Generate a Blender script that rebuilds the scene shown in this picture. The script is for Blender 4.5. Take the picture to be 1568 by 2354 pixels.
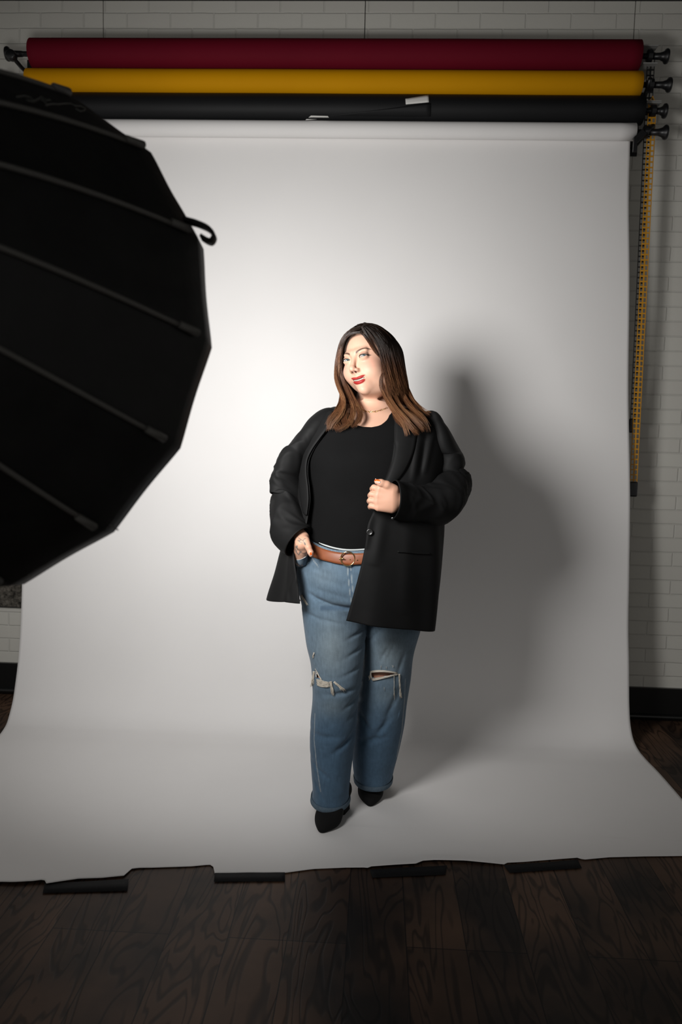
import bpy, math, random
import numpy as np
from mathutils import Vector, Matrix, noise as mnoise
from mathutils.bvhtree import BVHTree
random.seed(7); rng = np.random.default_rng(7)
for o in list(bpy.data.objects): bpy.data.objects.remove(o)
SC = bpy.context.scene
COL = SC.collection

# ------------------------------------------------------------------ camera
FPX = 1800.0
CAM = np.array([0.0, -3.80, 1.359])
YAW, PIT, ROL = -0.0443, 0.1002, 0.025
FW = np.array([math.sin(YAW)*math.cos(PIT), math.cos(YAW)*math.cos(PIT), -math.sin(PIT)])
_rt = np.cross(FW, [0, 0, 1]); _rt /= np.linalg.norm(_rt); _up = np.cross(_rt, FW)
RT = _rt*math.cos(ROL)+_up*math.sin(ROL); UP = -_rt*math.sin(ROL)+_up*math.cos(ROL)
cd = bpy.data.cameras.new('camera'); cam = bpy.data.objects.new('camera', cd); COL.objects.link(cam)
cd.sensor_fit = 'VERTICAL'; cd.sensor_height = 36.0; cd.lens = FPX/2354*36.0
cd.clip_start = 0.05; cd.clip_end = 60
cam.matrix_world = Matrix(((RT[0], UP[0], -FW[0], CAM[0]), (RT[1], UP[1], -FW[1], CAM[1]), (RT[2], UP[2], -FW[2], CAM[2]), (0, 0, 0, 1)))
cd.dof.use_dof = True; cd.dof.focus_distance = 2.62; cd.dof.aperture_fstop = 3.2
SC.camera = cam

# ------------------------------------------------------------------ world, exposure, lamps
SC.view_settings.view_transform = 'Standard'
try: SC.view_settings.look = 'None'
except Exception: pass
SC.view_settings.gamma = 1.0; SC.view_settings.use_curve_mapping = False
SC.view_settings.exposure = 0.0
w = bpy.data.worlds.new('world'); SC.world = w; w.use_nodes = True
w.node_tree.nodes['Background'].inputs[0].default_value = (1.0, 0.97, 0.93, 1)
w.node_tree.nodes['Background'].inputs[1].default_value = 0.27

def area_light(name, loc, direction, size, power, color, spread=180, shape='DISK', size_y=None):
    l = bpy.data.lights.new(name, 'AREA'); l.shape = shape; l.size = size; l.energy = power; l.color = color
    if size_y: l.size_y = size_y
    l.spread = math.radians(spread)
    o = bpy.data.objects.new(name, l); COL.objects.link(o); o.location = loc
    o.rotation_euler = Vector(direction).to_track_quat('-Z', 'Y').to_euler()
    return o

# softbox pose (shared by its lamp and its shell)
SBC = np.array([-0.745, -2.45, 1.52]); SBAZ, SBEL, SBR, SBD, SBPH = 0.12, 0.226, 0.463, 0.535, 0.757
LUP = .15
SBX = np.array([math.sin(SBAZ)*math.cos(SBEL), math.cos(SBAZ)*math.cos(SBEL), -math.sin(SBEL)])
SBU = np.cross(SBX, [0, 0, 1]); SBU /= np.linalg.norm(SBU); SBV = np.cross(SBU, SBX)
area_light('softbox_light', SBC-SBX*0.03+SBV*LUP, SBX+np.array([.06, 0, .12]), 0.58, 21.5, (1.0, 0.985, 0.965), 110)

# ------------------------------------------------------------------ pixel <-> world helpers
def ray(u, v): return RT*(u-784)/FPX+UP*(1177-v)/FPX+FW
def W(u, v, y): d = ray(u, v); return CAM+d*((y-CAM[1])/d[1])
def G(u, v, z=0.0): d = ray(u, v); return CAM+d*((z-CAM[2])/d[2])
def proj(P):
    q = np.asarray(P)-CAM; d = q@FW
    return 784+FPX*(q@RT)/d, 1177-FPX*(q@UP)/d

# ------------------------------------------------------------------ object helpers
def tag(o, label, cat, group=None, kind=None):
    if label: o['label'] = label
    if cat: o['category'] = cat
    if group: o['group'] = group
    if kind: o['kind'] = kind
    return o
def empty(name, loc, label, cat, group=None):
    o = bpy.data.objects.new(name, None); COL.objects.link(o); o.location = loc; o.empty_display_size = .05
    return tag(o, label, cat, group)
def mesh(name, V, F, m, parent=None, smooth=True, colors=None):
    me = bpy.data.meshes.new(name)
    V = np.asarray(V, float)
    if parent is not None: V = V-np.array(world_loc(parent))
    me.from_pydata(V.tolist(), [], [tuple(int(i) for i in f) for f in F]) if not isinstance(F, np.ndarray) else fast_mesh(me, V, F)
    if m is not None: me.materials.append(m)
    if smooth and len(me.polygons): me.polygons.foreach_set('use_smooth', [True]*len(me.polygons))
    if colors is not None:
        a = me.color_attributes.new('Col', 'FLOAT_COLOR', 'POINT')
        c = np.ones((len(V), 4), np.float32); c[:, :3] = colors
        a.data.foreach_set('color', c.ravel())
    me.update()
    o = bpy.data.objects.new(name, me); COL.objects.link(o)
    if parent is not None: o.parent = parent
    return o
def world_loc(o):
    p = Vector((0, 0, 0))
    while o is not None: p += o.location; o = o.parent
    return p
def fast_mesh(me, V, F):
    n = F.shape[1]
    me.vertices.add(len(V)); me.vertices.foreach_set('co', V.astype(np.float32).ravel())
    me.loops.add(F.size); me.loops.foreach_set('vertex_index', F.astype(np.int32).ravel())
    me.polygons.add(len(F)); me.polygons.foreach_set('loop_start', np.arange(0, F.size, n, dtype=np.int32))
    me.polygons.foreach_set('loop_total', np.full(len(F), n, dtype=np.int32)); me.update(calc_edges=True)
def solid(o, t, offset=-1):
    md = o.modifiers.new('solid', 'SOLIDIFY'); md.thickness = t; md.offset = offset; return o
def bevel(o, wd, seg=2):
    md = o.modifiers.new('bevel', 'BEVEL'); md.width = wd; md.segments = seg; md.limit_method = 'ANGLE'; return o
class MB:
    """collects shapes for one mesh"""
    def __init__(s): s.V = []; s.F = []
    def add(s, V, F):
        b = len(s.V); s.V += [tuple(map(float, v)) for v in V]; s.F += [tuple(int(i)+b for i in f) for f in F]; return s
    def box(s, c, d, rot=None):
        V = []
        for x in (-.5, .5):
            for y in (-.5, .5):
                for z in (-.5, .5):
                    p = np.array([x*d[0], y*d[1], z*d[2]])
                    if rot is not None: p = np.array(rot)@p
                    V.append(p+np.array(c))
        return s.add(V, [(0, 1, 3, 2), (4, 6, 7, 5), (0, 4, 5, 1), (2, 3, 7, 6), (0, 2, 6, 4), (1, 5, 7, 3)])
    def lathe(s, a, axis, prof, n=24, cap=True):
        """prof: list of (distance along the axis, radius)"""
        a = np.array(a, float); ax = np.array(axis, float); ax /= np.linalg.norm(ax)
        t = np.array([0, 0, 1.0]) if abs(ax[2]) < .9 else np.array([1.0, 0, 0])
        u = np.cross(ax, t); u /= np.linalg.norm(u); v = np.cross(ax, u)
        V = [a+ax*h+(u*math.cos(2*math.pi*i/n)+v*math.sin(2*math.pi*i/n))*r for h, r in prof for i in range(n)]
        F = [(j*n+i, j*n+(i+1) % n, (j+1)*n+(i+1) % n, (j+1)*n+i) for j in range(len(prof)-1) for i in range(n)]
        if cap: F += [tuple(range(n))[::-1], tuple((len(prof)-1)*n+i for i in range(n))]
        return s.add(V, F)
    def tube(s, pts, r, n=8, cap=True):
        P = [np.array(p, float) for p in pts]; R = r if hasattr(r, '__len__') else [r]*len(P)
        V = []; up = None
        for i, p in enumerate(P):
            t = P[min(i+1, len(P)-1)]-P[max(i-1, 0)]; t /= (np.linalg.norm(t)+1e-9)
            if up is None:
                up = np.cross(t, [0.3, 0.5, 0.8]); up /= np.linalg.norm(up)
            up = up-t*(up@t); up /= (np.linalg.norm(up)+1e-9); sd = np.cross(t, up)
            V += [p+(up*math.cos(2*math.pi*k/n)+sd*math.sin(2*math.pi*k/n))*R[i] for k in range(n)]
        F = [(j*n+i, j*n+(i+1) % n, (j+1)*n+(i+1) % n, (j+1)*n+i) for j in range(len(P)-1) for i in range(n)]
        if cap: F += [tuple(range(n))[::-1], tuple((len(P)-1)*n+i for i in range(n))]
        return s.add(V, F)
    def build(s, name, m, parent=None, smooth=False): return mesh(name, s.V, s.F, m, parent, smooth)
def grid_faces(nr, nc, closed=False):
    i, j = np.meshgrid(np.arange(nr-1), np.arange(nc if closed else nc-1), indexing='ij')
    j2 = (j+1) % nc
    return np.stack([i*nc+j, i*nc+j2, (i+1)*nc+j2, (i+1)*nc+j], -1).reshape(-1, 4)
def interp(x, xs, ys):
    """smooth (monotone cubic-ish) interpolation of rows of values"""
    xs = np.asarray(xs, float); ys = np.asarray(ys, float); one = ys.ndim == 1
    if one: ys = ys[:, None]
    if xs[0] > xs[-1]: xs = xs[::-1]; ys = ys[::-1]
    x = np.clip(np.asarray(x, float), xs[0], xs[-1])
    h = np.diff(xs); s = np.diff(ys, axis=0)/h[:, None]
    m = np.zeros_like(ys); m[1:-1] = (s[:-1]*h[1:, None]+s[1:]*h[:-1, None])/(h[:-1]+h[1:])[:, None]; m[0] = s[0]; m[-1] = s[-1]
    k = np.clip(np.searchsorted(xs, x)-1, 0, len(h)-1); t = ((x-xs[k])/h[k])[..., None]; hk = h[k][..., None]
    r = (2*t**3-3*t**2+1)*ys[k]+(t**3-2*t**2+t)*hk*m[k]+(-2*t**3+3*t**2)*ys[k+1]+(t**3-t**2)*hk*m[k+1]
    return r[..., 0] if one else r
def spline(pts, n):
    P = np.array(pts, float); d = np.r_[0, np.cumsum(np.linalg.norm(np.diff(P, axis=0), axis=1))]
    return interp(np.linspace(0, d[-1], n), d, P)

# ------------------------------------------------------------------ materials
def mat(name, col, rough=.5, metal=0.0, spec=.5, sheen=0.0, sss=0.0, coat=0.0, attr=False):
    m = bpy.data.materials.new(name); m.use_nodes = True; b = m.node_tree.nodes['Principled BSDF']
    b.inputs['Base Color'].default_value = (*col, 1); b.inputs['Roughness'].default_value = rough
    b.inputs['Metallic'].default_value = metal; b.inputs['Specular IOR Level'].default_value = spec
    if sheen: b.inputs['Sheen Weight'].default_value = sheen
    if coat: b.inputs['Coat Weight'].default_value = coat; b.inputs['Coat Roughness'].default_value = .1
    if sss: b.inputs['Subsurface Weight'].default_value = sss; b.inputs['Subsurface Radius'].default_value = (1, .35, .2); b.inputs['Subsurface Scale'].default_value = .006
    if attr:
        a = m.node_tree.nodes.new('ShaderNodeAttribute'); a.attribute_name = 'Col'
        m.node_tree.links.new(a.outputs['Color'], b.inputs['Base Color'])
    return m
def nodes(m): return m.node_tree.nodes, m.node_tree.links, m.node_tree.nodes['Principled BSDF']
def add_noise(m, scale, lo, hi, detail=4, bump=0.0, bscale=None, stretch=None, dist=.002):
    """multiply the base colour by a noise between lo and hi, and/or bump it"""
    N, L, b = nodes(m)
    tc = N.new('ShaderNodeTexCoord'); mp = N.new('ShaderNodeMapping'); L.new(tc.outputs['Object'], mp.inputs[0])
    if stretch: mp.inputs['Scale'].default_value = stretch
    nz = N.new('ShaderNodeTexNoise'); nz.inputs['Scale'].default_value = scale; nz.inputs['Detail'].default_value = detail
    L.new(mp.outputs[0], nz.inputs['Vector'])
    mr = N.new('ShaderNodeMapRange'); mr.inputs['From Min'].default_value = .3; mr.inputs['From Max'].default_value = .7
    mr.inputs['To Min'].default_value = lo; mr.inputs['To Max'].default_value = hi; L.new(nz.outputs[0], mr.inputs[0])
    mx = N.new('ShaderNodeVectorMath'); mx.operation = 'SCALE'
    src = b.inputs['Base Color'].links[0].from_socket if b.inputs['Base Color'].links else None
    if src: L.new(src, mx.inputs[0])
    else: mx.inputs[0].default_value = b.inputs['Base Color'].default_value[:3]
    L.new(mr.outputs[0], mx.inputs['Scale']); L.new(mx.outputs[0], b.inputs['Base Color'])
    if bump:
        n2 = N.new('ShaderNodeTexNoise'); n2.inputs['Scale'].default_value = bscale or scale; n2.inputs['Detail'].default_value = 3
        L.new(mp.outputs[0], n2.inputs['Vector'])
        bp = N.new('ShaderNodeBump'); bp.inputs['Strength'].default_value = bump; bp.inputs['Distance'].default_value = dist
        L.new(n2.outputs[0], bp.inputs['Height']); L.new(bp.outputs[0], b.inputs['Normal'])
    return m

M_paper = add_noise(mat('seamless_paper', (.80, .785, .775), .75, spec=.25), 3.0, .985, 1.01, bump=.12, bscale=2.2, dist=.01)
M_black_plastic = mat('black_plastic', (.008, .008, .009), .38)
M_steel = mat('brushed_steel', (.25, .25, .25), .35, .9)

# ------------------------------------------------------------------ the room
def brick_material():
    m = mat('white_painted_brick', (.62, .61, .56), .7, spec=.2); N, L, b = nodes(m)
    tc = N.new('ShaderNodeTexCoord'); sp = N.new('ShaderNodeSeparateXYZ'); cb = N.new('ShaderNodeCombineXYZ')
    L.new(tc.outputs['Object'], sp.inputs[0])
    mx = N.new('ShaderNodeMath'); mx.operation = 'ADD'; mx.inputs[1].default_value = 10*.2032+1.334
    mz = N.new('ShaderNodeMath'); mz.operation = 'ADD'; mz.inputs[1].default_value = ZB0
    L.new(sp.outputs[0], mx.inputs[0]); L.new(sp.outputs[2], mz.inputs[0]); L.new(mx.outputs[0], cb.inputs[0]); L.new(mz.outputs[0], cb.inputs[1])
    nz = N.new('ShaderNodeTexNoise'); nz.inputs['Scale'].default_value = 9; L.new(tc.outputs['Object'], nz.inputs['Vector'])
    wob = N.new('ShaderNodeMix'); wob.data_type = 'VECTOR'; wob.inputs['Factor'].default_value = .006
    L.new(cb.outputs[0], wob.inputs[4]); L.new(nz.outputs['Color'], wob.inputs[5])
    br = N.new('ShaderNodeTexBrick'); br.offset = .5; br.squash = 1
    br.inputs['Scale'].default_value = 1; br.inputs['Brick Width'].default_value = .2032; br.inputs['Row Height'].default_value = .0677
    br.inputs['Mortar Size'].default_value = .0045; br.inputs['Mortar Smooth'].default_value = .7
    br.inputs['Color1'].default_value = (.60, .59, .54, 1); br.inputs['Color2'].default_value = (.575, .56, .515, 1); br.inputs['Mortar'].default_value = (.555, .545, .50, 1)
    L.new(wob.outputs[1], br.inputs['Vector']); L.new(br.outputs['Color'], b.inputs['Base Color'])
    inv = N.new('ShaderNodeMath'); inv.operation = 'SUBTRACT'; inv.inputs[0].default_value = 1; L.new(br.outputs['Fac'], inv.inputs[1])
    n2 = N.new('ShaderNodeTexNoise'); n2.inputs['Scale'].default_value = 30; n2.inputs['Detail'].default_value = 5; L.new(tc.outputs['Object'], n2.inputs['Vector'])
    ad = N.new('ShaderNodeMath'); ad.operation = 'MULTIPLY_ADD'; ad.inputs[1].default_value = .35; L.new(n2.outputs[0], ad.inputs[0]); L.new(inv.outputs[0], ad.inputs[2])
    bp = N.new('ShaderNodeBump'); bp.inputs['Strength'].default_value = .55; bp.inputs['Distance'].default_value = .006
    L.new(ad.outputs[0], bp.inputs['Height']); L.new(bp.outputs[0], b.inputs['Normal'])
    return m
# bed joints: phase from the top joint at pixel row 48.5
zj = W(784, 47, 0)[2]; ZB0 = .0677-(zj % .0677)+.0677*40
if int(round((zj+ZB0)/.0677)) % 2 == 0: ZB0 += .0677
M_brick = brick_material()
ZBASE = .16
def panel_wall(name, x0, x1):
    return MB().box(((x0+x1)/2, .03, 1.9), (x1-x0-.0025, .06, 3.8)).build(name, M_brick)
# brick-faced sheets, 1.22 m wide, butted edge to edge with a fine seam, are one wall
wb = MB(); seams = [-1.334+1.2192*k for k in range(-2, 5)]
for a, b_ in zip(seams[:-1], seams[1:]): wb.box(((a+b_)/2, .03, 1.9), (b_-a-.004, .06, 3.8))
wb.box((1.1, .08, 1.9), (9, .04, 3.8))
tag(wb.build('wall_back', M_brick), 'white painted brick wall behind the paper rolls', 'wall', kind='structure')
def floor_material():
    m = mat('dark_oak_planks', (.06, .045, .035), .5, spec=.2); N, L, b = nodes(m)
    tc = N.new('ShaderNodeTexCoord'); sp = N.new('ShaderNodeSeparateXYZ'); L.new(tc.outputs['Object'], sp.inputs[0])
    cb = N.new('ShaderNodeCombineXYZ'); ax = N.new('ShaderNodeMath'); ax.operation = 'ADD'; ax.inputs[1].default_value = .204+.16*20
    ay = N.new('ShaderNodeMath'); ay.operation = 'ADD'; ay.inputs[1].default_value = 11.83
    L.new(sp.outputs[1], ay.inputs[0]); L.new(sp.outputs[0], ax.inputs[0]); L.new(ay.outputs[0], cb.inputs[0]); L.new(ax.outputs[0], cb.inputs[1])
    br = N.new('ShaderNodeTexBrick'); br.offset = .37; br.offset_frequency = 3; br.inputs['Scale'].default_value = 1
    br.inputs['Brick Width'].default_value = 1.25; br.inputs['Row Height'].default_value = .16
    br.inputs['Mortar Size'].default_value = .0018; br.inputs['Mortar Smooth'].default_value = .3
    br.inputs['Color1'].default_value = (1.25, 1.2, 1.15, 1); br.inputs['Color2'].default_value = (.7, .66, .64, 1); br.inputs['Mortar'].default_value = (.1, .1, .1, 1)
    L.new(cb.outputs[0], br.inputs['Vector'])
    # per-plank random offset for the grain
    fl = N.new('ShaderNodeMath'); fl.operation = 'DIVIDE'; fl.inputs[1].default_value = .16; L.new(ax.outputs[0], fl.inputs[0])
    f2 = N.new('ShaderNodeMath'); f2.operation = 'FLOOR'; L.new(fl.outputs[0], f2.inputs[0])
    mu = N.new('ShaderNodeMath'); mu.operation = 'MULTIPLY'; mu.inputs[1].default_value = 3.71; L.new(f2.outputs[0], mu.inputs[0])
    c2 = N.new('ShaderNodeCombineXYZ'); L.new(sp.outputs[0], c2.inputs[0]); L.new(sp.outputs[1], c2.inputs[1]); L.new(mu.outputs[0], c2.inputs[2])
    mp = N.new('ShaderNodeMapping'); mp.inputs['Scale'].default_value = (9, 1.6, 1); L.new(c2.outputs[0], mp.inputs[0])
    nz = N.new('ShaderNodeTexNoise'); nz.inputs['Scale'].default_value = 1.1; nz.inputs['Detail'].default_value = 2; nz.inputs['Distortion'].default_value = .6; L.new(mp.outputs[0], nz.inputs['Vector'])
    # contour lines of the noise: cathedral grain
    k = N.new('ShaderNodeMath'); k.operation = 'MULTIPLY'; k.inputs[1].default_value = 64; L.new(nz.outputs[0], k.inputs[0])
    sn = N.new('ShaderNodeMath'); sn.operation = 'SINE'; L.new(k.outputs[0], sn.inputs[0])
    rp = N.new('ShaderNodeMapRange'); rp.inputs['From Min'].default_value = -1; rp.inputs['From Max'].default_value = -.2; rp.inputs['To Min'].default_value = .30; rp.inputs['To Max'].default_value = 1.0; L.new(sn.outputs[0], rp.inputs[0])
    n2 = N.new('ShaderNodeTexNoise'); n2.inputs['Scale'].default_value = 2.2; n2.inputs['Detail'].default_value = 6; L.new(c2.outputs[0], n2.inputs['Vector'])
    cr = N.new('ShaderNodeValToRGB'); cr.color_ramp.elements[0].position = .35; cr.color_ramp.elements[0].color = (.018, .013, .011, 1)
    cr.color_ramp.elements[1].position = .68; cr.color_ramp.elements[1].color = (.13, .076, .048, 1); L.new(n2.outputs[0], cr.inputs[0])
    m1 = N.new('ShaderNodeMix'); m1.data_type = 'RGBA'; m1.blend_type = 'MULTIPLY'; m1.inputs[0].default_value = 1
    L.new(cr.outputs[0], m1.inputs[6]); L.new(br.outputs['Color'], m1.inputs[7])
    m2 = N.new('ShaderNodeMix'); m2.data_type = 'RGBA'; m2.blend_type = 'MULTIPLY'; m2.inputs[0].default_value = .9
    L.new(m1.outputs[2], m2.inputs[6]); L.new(rp.outputs[0], m2.inputs[7]); L.new(m2.outputs[2], b.inputs['Base Color'])
    bp = N.new('ShaderNodeBump'); bp.inputs['Strength'].default_value = .25; bp.inputs['Distance'].default_value = .002; L.new(rp.outputs[0], bp.inputs['Height']); L.new(bp.outputs[0], b.inputs['Normal'])
    return m
tag(MB().box((1.1, -2.6, -.03), (9, 5.4, .06)).build('floor', floor_material()), 'dark brown oak plank floor', 'floor', kind='structure')
tag(MB().box((1.1, -2.6, 3.36), (9, 5.4, .06)).build('ceiling', mat('dark_fill_blocker', (.03, .03, .03), .9)), 'unseen dark ceiling added to keep fill light off the wall top', 'ceiling', kind='structure')  # out of view, added to block the world fill from above
M_base = mat('black_gloss_paint', (.006, .006, .006), .3)
bb = MB().box((1.1, -.009, ZBASE/2), (9, .018, ZBASE)); 
tag(bb.build('baseboard_back', M_base), 'tall black baseboard along the brick wall', 'baseboard', kind='structure')
sh = MB().lathe((-3.4, -.02, .018), (1, 0, 0), [(0, .016), (9, .016)], 16)
tag(sh.build('trim_1', M_base, smooth=True), 'black quarter round at the foot of the baseboard', 'trim', kind='structure')

# ------------------------------------------------------------------ rolls
def roll_y(): return -.175
def make_roll(name, label, vL, vR, uL, uR, y, r, m, cat='paper roll'):
    a = W(uL, vL, y); c = W(uR, vR, y); z = (a[2]+c[2])/2
    e = empty(name, (a[0], y, z), label, cat, None)
    L = c[0]-a[0]
    mb = MB(); ns = 60; n = 48; V = []
    for i in range(ns):
        for k in range(n):
            t = 2*math.pi*k/n; rr = r*(1+.006*math.sin(3*t+i*.11)+.004*math.sin(i*.35+t))
            V.append((a[0]+L*i/(ns-1), y+rr*math.sin(t), z+rr*math.cos(t)))
    mb.V = V; mb.F = [tuple(f) for f in grid_faces(ns, n, True)]
    for s0 in (0, (ns-1)*n): # spiral of paper edges: a ring that steps inward to the core
        b0 = len(mb.V); x = V[s0][0]
        for k in range(n):
            t = 2*math.pi*k/n; mb.V.append((x, y+.027*math.sin(t), z+.027*math.cos(t)))
        for k in range(n): mb.F.append((s0+k, s0+(k+1) % n, b0+(k+1) % n, b0+k))
    mb.build('rolled_paper', m, e, True)
    cr = MB()
    cr.lathe((a[0]-.004, y, z), (1, 0, 0), [(0, .027), (L+.008, .027)], 24)
    cr.build('cardboard_core', M_core, e, True)
    return e, a[0], c[0], z
M_core = mat('brown_cardboard', (.16, .10, .06), .8)
M_red = add_noise(mat('crimson_paper', (.13, .003, .013), .75, spec=.12), 2, .94, 1.05)
M_yel = add_noise(mat('mustard_paper', (.62, .28, .0), .75, spec=.12), 2, .96, 1.04)
M_blk = add_noise(mat('charcoal_paper', (.0075, .0078, .0085), .6, spec=.22), 2, .9, 1.1)
RY = -.175
red, rx0, rx1, rz = make_roll('paper_roll', 'crimson red roll of backdrop paper, topmost on the wall rack', 135, 118, 75, 1469, RY, .0635, M_red)
yel, yx0, yx1, yz = make_roll('paper_roll', 'mustard yellow roll of backdrop paper under the red roll', 198, 184, 66, 1472, RY, .0535, M_yel)
blk, bx0, bx1, bz = make_roll('paper_roll', 'black roll of backdrop paper between the yellow and white rolls', 256, 244, 70, 1477, RY-.005, .0585, M_blk)
# loose end of the black paper, its slanting edge pulled up and wrapped round the roll
VV = []; n1, n2 = 40, 10
for i in range(n1):
    u = 560+(990-560)*i/(n1-1)
    top = 283-46*min(1, max(0, (u-560)/420))**1.35
    for j in range(n2):
        v = top+(281-top)*j/(n2-1)*1.0
        P = W(u, v, RY-.06); zz = np.clip(P[2]-bz, -.0615, .0615)
        yy = RY-.005-math.sqrt(max(0, .0635**2-zz**2))
        VV.append(W(u, v, yy-.001))
fl = mesh('loose_edge', VV, grid_faces(n1, n2), M_blk, blk); solid(fl, .0008)

# white roll with its hanging sheet
wa = W(300, 303, -.19); wc = W(1460, 295, -.19); wz = (wa[2]+wc[2])/2
WXL, WXR = -1.60, wc[0]
bd = empty('paper_backdrop', (WXL, -.5, 0), 'white seamless paper backdrop hanging from its roll and sweeping onto the floor', 'backdrop')
mb = MB(); ns = 40; n = 40; r = .036
for i in range(ns):
    for k in range(n):
        t = 2*math.pi*k/n; mb.V.append((WXL+(WXR-WXL)*i/(ns-1), -.19+r*math.sin(t), wz+r*math.cos(t)))
mb.F = [tuple(f) for f in grid_faces(ns, n, True)]+[tuple(range(n)), tuple((ns-1)*n+k for k in range(n))]
mb.build('rolled_paper', M_paper, bd, True)
# sheet profile: (arc step) y, z, xleft, xright
prof = [(-.158, wz+.012, -1.605, 1.068), (-.172, 2.45, -1.607, 1.072), (-.185, 2.1, -1.61, 1.092), (-.21, 1.57, -1.615, 1.112), (-.245, 1.1, -1.62, 1.137), (-.285, .73, -1.625, 1.143), (-.298, .5, -1.63, 1.150),
        (-.308, .36, -1.635, 1.158), (-.318, .25, -1.642, 1.162), (-.332, .165, -1.648, 1.164), (-.357, .09, -1.65, 1.166), (-.395, .04, -1.648, 1.170), (-.44, .014, -1.64, 1.178), (-.50, .004, -1.63, 1.186), (-.62, .003, -1.612, 1.194), (-.9, .003, -1.60, 1.20), (-1.20, .003, -1.60, 1.205)]
pp = np.array(prof); dd = np.r_[0, np.cumsum(np.linalg.norm(np.diff(pp[:, :2], axis=0), axis=1))]
rows = interp(np.linspace(0, dd[-1], 220), dd, pp)
# torn front edge on the floor: traced points (pixel), as world x -> y
edge_px = [(0, 2033), (30, 2034), (75, 2032), (98, 2039), (104, 2028), (180, 2026), (235, 2023), (285, 2017), (293, 2013), (300, 2001), (320, 1998), (380, 1996), (440, 1994), (482, 1990), (488, 1992), (494, 2000), (492, 2010), (560, 2009), (655, 2009), (720, 2000), (790, 1997), (838, 1998), (845, 1999), (853, 1996), (960, 1991), (968, 1985), (1000, 1983), (1070, 1984), (1160, 1991), (1165, 1987), (1330, 1974), (1340, 1979), (1400, 1973), (1480, 1971), (1568, 1970)]
E = np.array([G(u, v)[:2] for u, v in edge_px]); E = np.vstack([[-1.6, E[0, 1]-.03], [-1.3, E[0, 1]-.02], E, [1.21, E[-1, 1]+.02]]); E = E[np.argsort(E[:, 0])]
NX = 240
V = []
for ri, (y, z, xl, xr) in enumerate(rows):
    for k in range(NX): 
        s = k/(NX-1); x = xl+(xr-xl)*s
        yy = y+(.004*math.sin(x*2.3+z*1.1)+.003*math.sin(x*5.1+1)) * min(1, z*1.5)
        V.append((x, yy, z))
nr = len(rows); x_at = np.array([V[(nr-1)*NX+k][0] for k in range(NX)]); y_end = np.interp(x_at, E[:, 0], E[:, 1])
ext = 46
for i in range(1, ext+1):
    t = i/ext
    for k in range(NX):
        x = x_at[k]; y = -1.20+(y_end[k]+1.20)*t
        lift = .006*math.exp(-((1-t)*6)**2)*max(0, math.sin(x*5.3+.4))+.0012*max(0, mnoise.noise((x*7, y*7, 3)))
        V.append((x, y, .003+lift))
sheet = mesh('hanging_sheet', V, grid_faces(nr+ext, NX), M_paper, bd); solid(sheet, .0009)

# tape strips on the floor edge
M_gaff = add_noise(mat('black_gaffer_tape', (.006, .006, .007), .75, spec=.2), 200, .7, 1.3, bump=.3, dist=.0004)
M_wtape = mat('white_tape', (.72, .71, .68), .6)
def tape(px, label):
    P = [G(u, v, .0115) for u, v in px]; e = []
    V = []; n = 14
    for i in range(n):
        t = i/(n-1)
        for j in range(3):
            s = j/2; a = P[0]*(1-t)+P[1]*t; b = P[3]*(1-t)+P[2]*t; p = a*(1-s)+b*s
            p[2] = .0062+.001*mnoise.noise((p[0]*20, p[1]*20, 0)) if s < .4 else .0035
            V.append(p)
    o = mesh('gaffer_tape_strip', V, grid_faces(n, 3), M_gaff); solid(o, .0004, 1)
    return tag(o, label, 'tape')
tape([(103, 2027), (296, 2017), (293, 2042), (98, 2047)], 'black tape strip at far left holding the paper edge to the floor')
tape([(494, 2003), (655, 2002), (655, 2020), (492, 2021)], 'black tape strip left of centre, in front of a torn paper corner')
tape([(850, 1995), (1028, 1986), (1024, 2005), (856, 2012)], 'black tape strip just right of centre, nearly lost on dark floor')
tape([(1158, 1985), (1329, 1973), (1338, 1990), (1172, 2001)], 'black tape strip at right with pointed ends on the paper edge')
def on_roll(px, name, label):
    V = []
    for i in range(12):
        t = i/11
        for j in range(4):
            s = j/3; u = (px[0][0]*(1-t)+px[1][0]*t)*(1-s)+(px[3][0]*(1-t)+px[2][0]*t)*s; v = (px[0][1]*(1-t)+px[1][1]*t)*(1-s)+(px[3][1]*(1-t)+px[2][1]*t)*s
            P = W(u, v, RY-.06); zz = np.clip(P[2]-bz, -.062, .062); V.append(W(u, v, RY-.005-math.sqrt(max(0, .066**2-zz**2))-.0015))
    o = mesh(name, V, grid_faces(12, 4), M_wtape); solid(o, .0006); tag(o, label, 'tape')
on_roll([(932, 227), (985, 218), (986, 235), (933, 240)], 'tape_tab', 'white tape tab at the upper end of the black roll\'s slanting edge')
on_roll([(715, 266), (754, 267), (757, 272), (702, 276)], 'tape_tab', 'small white tape tab low on the black roll, left of the other tab')

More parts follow.
